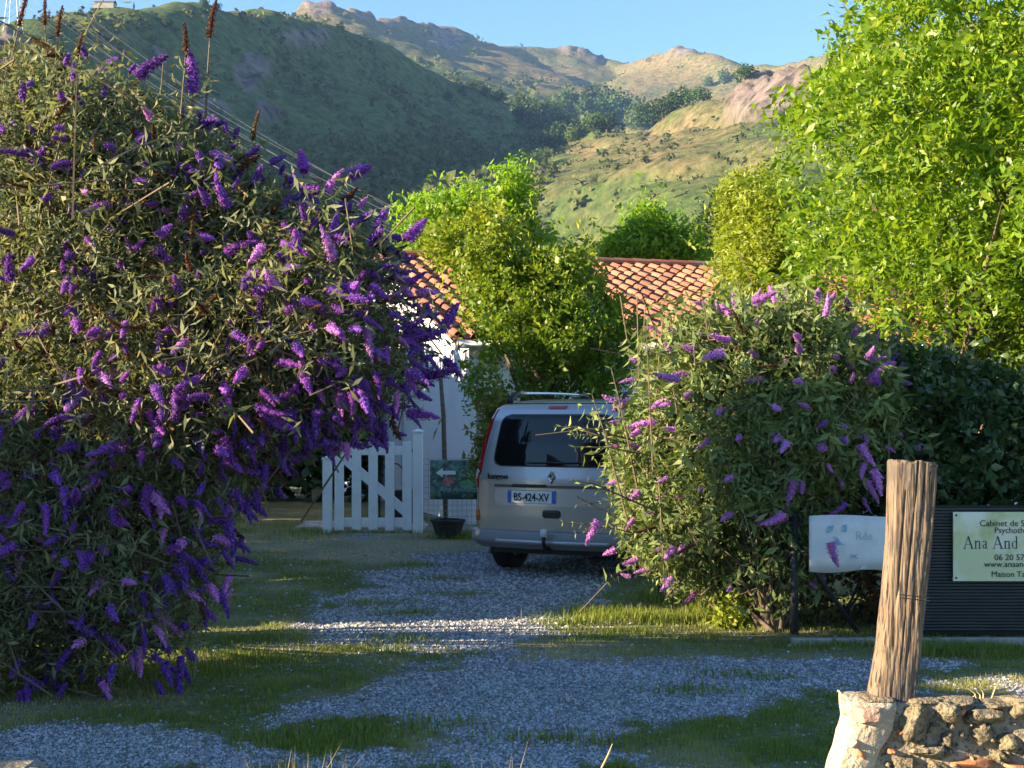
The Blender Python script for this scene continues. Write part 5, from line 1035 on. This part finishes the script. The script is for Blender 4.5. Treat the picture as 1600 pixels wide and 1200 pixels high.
def grass():
    rg = np.random.default_rng(51); q = view_points(420000, rg, 5.8, 19, -80, 1680); gm = gravel_mask(q[:, 0], q[:, 1]); dm = dry_mask(q[:, 0], q[:, 1])
    cl = .55 + .9 * fbm(q[:, 0] * 5, q[:, 1] * 5, 3, 61); keep = rg.random(len(q)) < np.clip((1 - gm) ** 1.1 * cl, .07, 1) * np.where(dm > .5, .7, 1); q = q[keep][:135000]; dm = dm[keep][:135000]; cl = cl[keep][:135000]; n = len(q)
    gm = gravel_mask(q[:, 0], q[:, 1])
    h = (.016 + .028 * rg.random(n)) * (.6 + .7 * np.clip(cl, 0, 1.4)) * np.where(dm > .55, .75, 1) * (1 - .5 * gm); wd = .0038 * np.clip(q[:, 1] / 8, .9, 1.8) * (.7 + .6 * rg.random(n))
    v, T = blades(q, h, wd, rg); t = np.stack([rg.random(n), np.clip((dm - .25) * 1.3 + .25 * (rg.random(n) - .5), 0, 1)], 1)
    m_ = leafmat('grass_blade', (.10, .14, .022), (.24, .29, .05), (.52, .44, .23), trans=.3, rough=.6, tcol=1.5, spec=.2)
    tag(trimesh('grass', v, T, m_, tint=np.repeat(t, 5, 0)), 'short patchy green and dry grass growing through the drive', 'grass', kind='stuff')
    # longer clumps: under the bushes, on the sunlit strip and at odd spots of the drive
    spots = [(x, y, .17, 260, .065) for x, y in ((625, 1000), (640, 960), (590, 945), (575, 1150), (660, 1135), (1000, 1165), (850, 1160), (690, 905), (650, 885), (720, 930), (1165, 1058), (1080, 1085), (430, 1000), (600, 1015), (500, 1165), (470, 1150))]
    spots += [(900 + 22 * k + rg.normal() * 6, 968 + rg.normal() * 5, .16, 240, .11) for k in range(14)] + [(1445 + 18 * k, 1020 + rg.normal() * 3, .12, 200, .10) for k in range(9)]
    spots += [(1040 + 16 * k, 940 + k * 3, .14, 130, .16) for k in range(12)] + [(700 + 14 * k, 838 + rg.normal() * 3, .2, 160, .13) for k in range(5)] + [(420 + 20 * k, 835 + rg.normal() * 5, .25, 150, .12) for k in range(5)] + [(30 + 34 * k, 1075 - 4 * k + rg.normal() * 8, .2, 260, .08) for k in range(12)] + [(1250 + 30 * k, 1008 + rg.normal() * 3, .15, 120, .07) for k in range(9)] + [(505 + 24 * k, 833, .12, 60, .07) for k in range(8)]
    Q, Hh, Tn = [], [], []
    for x, y, r, k, hh in spots:
        c = G(x, y); a = rg.normal(size=(k, 2)) * r * np.array([1, .55]) + c[:2]; Q.append(a); Hh.append(hh * (.35 + .75 * rg.random(k))); Tn.append(np.stack([rg.random(k), np.clip(rg.random(k) - .75, 0, 1)], 1))
    Q = np.concatenate(Q); Hh = np.concatenate(Hh); v, T = blades(Q, Hh, np.full(len(Q), .006), rg, .7)
    tag(trimesh('grass_clumps', v, T, m_, tint=np.repeat(np.concatenate(Tn), 5, 0)), 'longer green grass clumps scattered along the drive edges', 'grass', kind='stuff')
    straw = leafmat('straw_blade', (.38, .32, .10), (.52, .42, .16), (.55, .42, .2), trans=.35, rough=.6, tcol=1.2)
    for lb, cx, w_, k, hh, d_ in (('sunlit straw coloured grass tuft at the bottom edge below the gravel', 480, .10, 130, .46, 4.75), ('thin dry grass stalks at the bottom edge near the middle', 780, .06, 40, .46, 4.75)):
        c = np.array([(cx - 800) / F * d_, d_]); a = rg.normal(size=(k, 2)) * np.array([w_, .07]) + c; v, T = blades(a, hh * (.75 + .35 * rg.random(k)), np.full(k, .005), rg, .55)
        tag(trimesh('grass_tuft', v, T, straw, origin=(c[0], c[1], 0), tint=np.repeat(rg.random((k, 2)) * .8, 5, 0)), lb, 'grass tuft')
    c = P(940, 1200, 4.7); tag(build('dry_stalk', MB().tube([[c[0] - .02, 4.7, 0], c, P(950, 1180, 4.7), P(957, 1162, 4.7)], [.004, .0035, .003, .0012], 5), mat('stalk', (.5, .38, .16), .8), origin=(c[0] - .02, 4.7, 0)), 'single bent dry stalk rising at the bottom edge', 'stalk')
    n = 130; px = np.concatenate([120 + 330 * rg.random(70), rg.random(60) * 1300]); py = np.concatenate([1050 + 70 * rg.random(70), 960 + 230 * rg.random(60)]); g = np.array([G(a, b) for a, b in zip(px, py)]); g[:, 2] = gz(g[:, 0], g[:, 1]) + .028
    d = rg.normal(size=(n, 3)) * [1, 1, .15]; v, T, k = leaves(g, d, np.tile([[0, 0, 1.0]], (n, 1)) + rg.normal(size=(n, 3)) * .4, .03 + .05 * rg.random(n), .012 + .02 * rg.random(n))
    tag(trimesh('fallen_leaves', v, T, leafmat('fallen_leaf', (.22, .10, .03), (.50, .38, .10), (.15, .06, .03), trans=.15), tint=np.repeat(rg.random((n, 2)) * [1, .6], k, 0)), 'fallen yellow and brown leaves lying on the grass', 'leaves', kind='stuff')
grass()

# ------------------------------------------------------------------ hillside trees, scrub, barn, pylon, power lines
def clump_mesh(rg, n, rad, leaf, flat=.8):
    """Crown of a distant tree: leafy facets spread over several overlapping lobes."""
    k = 7; c = rg.normal(size=(k, 3)) * [.42, .42, .3] * rad; r = rad * (.45 + .25 * rg.random(k)); i = rg.integers(0, k, n); d = unit(rg.normal(size=(n, 3))); p = c[i] + d * (r[i] * (.75 + .3 * rg.random(n)))[:, None]; p[:, 2] *= flat
    v, T, kk = leaves(p, rg.normal(size=(n, 3)), d + rg.normal(size=(n, 3)) * .5, np.full(n, leaf), np.full(n, leaf * .8), LEAF4, LT4); return v, T, np.repeat(np.stack([rg.random(n), 0 * p[:, 0]], 1), kk, 0)
hl = leafmat('hill_tree_leaf', (.045, .075, .022), (.10, .14, .04), (.2, .2, .08), trans=.25, rough=.7, tcol=1.2, spec=.1, obj_var=.35)
crg = np.random.default_rng(60); crowns = []
for k in range(4):
    v, T, t = clump_mesh(crg, 520, 1.0, .26, 1.0); v[:, 2] += .85; o = trimesh('crown', v, T, hl, tint=t); crowns.append(o.data); bpy.data.objects.remove(o)
tm_ = build('trunk', MB().tube([[0, 0, -.6], [.03, 0, .5], [0, .02, 1.3]], [.10, .07, .05], 6), M['bark'], origin=(0, 0, 0)); trunk_me = tm_.data; bpy.data.objects.remove(tm_)
def hill_tree(px, py, wpx, label, group=None, lo=150, hi=2600):
    wpx = wpx * (1.25 if group else 1); q = on_hill(px, py + wpx * .45, lo, hi); r = wpx / 2 / F * q[1]
    t = thing('hillside_tree', label, 'tree', q, group); t.scale = (r, r, r * (.85 + .3 * crg.random())); t.rotation_euler = (0, 0, crg.random() * 6)
    for nm, me in (('crown', crowns[crg.integers(4)]), ('trunk', trunk_me)): o = bpy.data.objects.new(nm, me); C.objects.link(o); o.parent = t
wood = [(872, 214, 30), (898, 206, 28), (850, 226, 26), (1010, 172, 30), (1035, 160, 28), (948, 190, 34), (842, 250, 22), (986, 190, 30), (925, 196, 30), (833, 178, 34), (862, 172, 30), (888, 160, 36), (905, 168, 30), (930, 152, 42), (955, 150, 38), (975, 158, 34), (1000, 150, 34), (1020, 142, 30), (850, 205, 30), (878, 192, 28), (915, 178, 34), (945, 172, 34), (970, 172, 30), (1045, 138, 26), (1068, 132, 28), (1090, 130, 24), (800, 160, 22), (815, 168, 24), (780, 150, 20), (760, 142, 18), (740, 134, 16), (1015, 158, 28), (990, 176, 26), (900, 198, 24), (838, 205, 26), (810, 182, 22)]
for x, y, w_ in wood: hill_tree(x, y, w_, 'rounded green tree in the wood between the two hillsides', 'trees of the hillside wood', 450, 1300)
for x, y, w_, lb in [(1163, 117, 30, 'lone dark round tree above the pink rock outcrop'), (1130, 122, 26, 'paler spreading tree left of the dark tree above the rock outcrop'), (1108, 128, 18, 'small tree at the end of the row below the far ridge'), (826, 214, 30, 'pale grey green tree at the mouth of the valley wood'), (852, 240, 22, 'slim pale tree standing below the wood in the meadow'), (881, 190, 34, 'full green tree standing alone in the sunlit meadow'), (700, 148, 18, 'dark tree on the skyline of the shaded hill spur'), (723, 150, 18, 'second dark tree on the shaded hill spur skyline'), (145, 6, 9, 'tiny tree beside the barn on the hilltop'), (319, 7, 16, 'dark bushy tree on the left hilltop skyline'), (340, 10, 14, 'low round tree beside the dark hilltop tree'), (262, 42, 24, 'pale tree on the upper slope of the shaded hill'), (240, 8, 5, 'very small bush on the hilltop skyline')]:
    hill_tree(x, y, w_, lb)
def scrub():
    rg = np.random.default_rng(62); Vs, Ts, Cs, off = [], [], [], 0; n = 0
    NX = len(pxs); w_ = HT[2]
    i = rg.integers(36, NX - 31, 60000); j = rg.integers(10, len(ds) - 30, 60000); q = w_[i, j]; px = 800 + F * q[:, 0] / q[:, 1]; py = HY - (q[:, 2] - CH) / q[:, 1] * F
    dens = .06 + .42 * sstep(-.1, .5, fbm(q[:, 0] / 40, q[:, 1] / 40, 3, 63)) + .75 * np.exp(-((px - 560) / 260) ** 2 - ((py - 315) / 45) ** 2) + .5 * np.exp(-((px - 1090) / 150) ** 2 - ((py - 300) / 40) ** 2) + .5 * np.exp(-((px - 640) / 200) ** 2 - ((py - 240) / 40) ** 2)
    dens = dens * np.where(q[:, 1] > 1250, .12, 1) * np.where((px > 860) & (q[:, 1] < 800), .22, 1) * (rk[i, j] < .3) * (py > 22) * (py < 460)
    k = np.where(rg.random(60000) < dens)[0][:11000]; q = q[k]; n = len(q)
    big = np.exp(-((px[k] - 560) / 260) ** 2 - ((py[k] - 315) / 45) ** 2)
    r = (1.0 + 2.2 * rg.random(n) ** 2) * (1 + 2.0 * big) * np.where(q[:, 1] > 1200, 1.5, 1) * np.clip(q[:, 1] / 800, .5, 1.4)
    m = 9; dv = unit(rg.normal(size=(n, m, 3)) * [1, 1, .8] + [0, 0, .4]); p = q[:, None] + dv * r[:, None, None] * (.6 + .5 * rg.random((n, m, 1))); p[..., 2] += r[:, None] * .3
    v, T, kk = leaves(p.reshape(-1, 3), rg.normal(size=(n * m, 3)), dv.reshape(-1, 3) + rg.normal(size=(n * m, 3)) * .4, np.repeat(r, m) * 1.1, np.repeat(r, m) * .95, LEAF4, LT4)
    t = np.repeat(np.stack([np.repeat(rg.random(n), m), np.repeat(np.clip(rg.random(n) - .6, 0, 1), m)], 1), kk, 0)
    tag(trimesh('scrub', v, T, leafmat('scrub_leaf', (.045, .07, .022), (.11, .13, .045), (.22, .19, .09), trans=.2, rough=.8, tcol=1.1, spec=.1), tint=t), 'gorse and scrub scattered over the hillsides', 'scrub', kind='stuff')
scrub()
q = on_hill(164, 12, 300, 900); bn = thing('hilltop_barn', 'long low barn standing on the left hilltop skyline', 'barn', q); L_, W_, H_ = 4.2, 2.4, 1.3
build('wall', MB().box(q + [0, 0, H_ / 2], (L_, W_, H_)), mat('barn_stone', (.40, .36, .30), .9), bn)
build('roof', MB().add([q + [x, y, z] for x in (-L_ - .3, L_ + .3) for y, z in ((-W_ - .3, 1.9), (0, 3.1), (W_ + .3, 1.9), (0, 2.95))], [(0, 1, 5, 4), (1, 2, 6, 5), (0, 4, 7, 3), (3, 7, 6, 2), (0, 3, 2, 1), (4, 5, 6, 7)]), mat('barn_roof', (.16, .12, .10), .9), bn)
q = on_hill(21, 52, 300, 900); py_ = thing('electricity_pylon', 'steel lattice electricity pylon on the hilltop at the upper left', 'pylon', q); steel = mat('galvanised_steel', (.40, .42, .44), .5, .4)
mb = MB(); Hh = 26
for lv in range(8):
    z0, z1 = Hh * lv / 8, Hh * (lv + 1) / 8; a, b = 2.2 * (1 - lv / 8) + .35, 2.2 * (1 - (lv + 1) / 8) + .35
    for sx, sy in ((1, 1), (1, -1), (-1, -1), (-1, 1)):
        mb.tube([q + [sx * a, sy * a, z0], q + [sx * b, sy * b, z1]], .11, 4, False); tx, ty = (-sy, sx) if True else 0; mb.tube([q + [sx * a, sy * a, z0], q + [tx * b, ty * b, z1]], .06, 3, False)
build('tower', mb, steel, py_)
arms = []
for z in (17, 20.5, 24): build('cross_arm', MB().tube([q + [-4.2, 0, z], q + [0, 0, z + .7], q + [4.2, 0, z]], .10, 4), steel, py_); arms += [q + [-4.2, 0, z], q + [4.2, 0, z]]
cab = mat('power_cable', (.26, .26, .27), .5, .3)
for k, (a, ex, ey) in enumerate(zip(arms, (612, 628, 640, 652, 668, 690), (352, 372, 348, 366, 350, 368))):
    b = P(ex, ey, 210 + 6 * (k % 2)); t = np.linspace(0, 1, 40)[:, None]; pts = a * (1 - t) + b * t; pts[:, 2] -= 10 * 4 * (t * (1 - t))[:, 0] * .45
    dist = pts[:, 1]; tag(build('power_line', MB().tube(pts, 0.012 + .00002 * dist, 4, False), cab, origin=a), ['topmost', 'second', 'third', 'fourth', 'fifth', 'lowest'][k] + ' of the thin power lines slanting down across the shaded hill', 'power line', 'power lines crossing the hillside')

# ------------------------------------------------------------------ neighbour's house across the road, mirrored in the car's rear window
hb = np.array([-19.5, -7.6, 0]); nb_ = thing('neighbour_house', 'pale two storey house across the road mirrored in the rear window of the car', 'house', hb); rt = rotz(R(38)); wl = MB().box(hb + [0, 0, 2.9], (3.2, 3.6, 3.9), rt); build('wall', wl, M['wall'], nb_)
V = [hb + rt @ np.array([x, y, z]) for y in (-4.1, 4.1) for x, z in ((-3.8, 6.6), (0, 8.4), (3.8, 6.6), (0, 8.1))]; build('roof', MB().add(V, [(0, 1, 5, 4), (1, 2, 6, 5), (2, 3, 7, 6), (3, 0, 4, 7), (0, 3, 2, 1), (4, 5, 6, 7)]), M['tile'], nb_)
build('chimney', MB().box(hb + rt @ np.array([.6, -1.5, 8.3]), (.3, .3, .8), rt), M['wall'], nb_)
for y in (-2.6, 2.2):
    for z in (1.6, 4.3): wn = build('window', MB().box(hb + rt @ np.array([3.21, y, z]), (.03, .5, .62), rt), M['black'], nb_); build('shutter', MB().box(hb + rt @ np.array([3.24, y + .78, z]), (.03, .26, .64), rt), mat('shutter', (.25, .05, .04), .6), wn)

# ------------------------------------------------------------------ haze over the valley
hz = MB().box((0, 1250, 330), (1760, 1700, 0)); 
hzb = build('haze', MB().box((0, 1250, 338), (1760, 1700, 342)), None); hm = bpy.data.materials.new('haze'); hm.use_nodes = True; ht = hm.node_tree; ht.nodes.clear(); ho = ht.nodes.new('ShaderNodeOutputMaterial'); pv = ht.nodes.new('ShaderNodeVolumePrincipled')
pv.inputs['Color'].default_value = (.30, .55, 1, 1); pv.inputs['Density'].default_value = .0001; pv.inputs['Anisotropy'].default_value = .0; ht.links.new(pv.outputs[0], ho.inputs['Volume']); hzb.data.materials.append(hm)
tag(hzb, 'thin blue evening haze filling the valley', 'haze', kind='stuff')
0 and print('max terrain', HT[2][..., 2].max(), HT[2][..., 0].min(), HT[2][..., 0].max(), HT[2][..., 1].max())
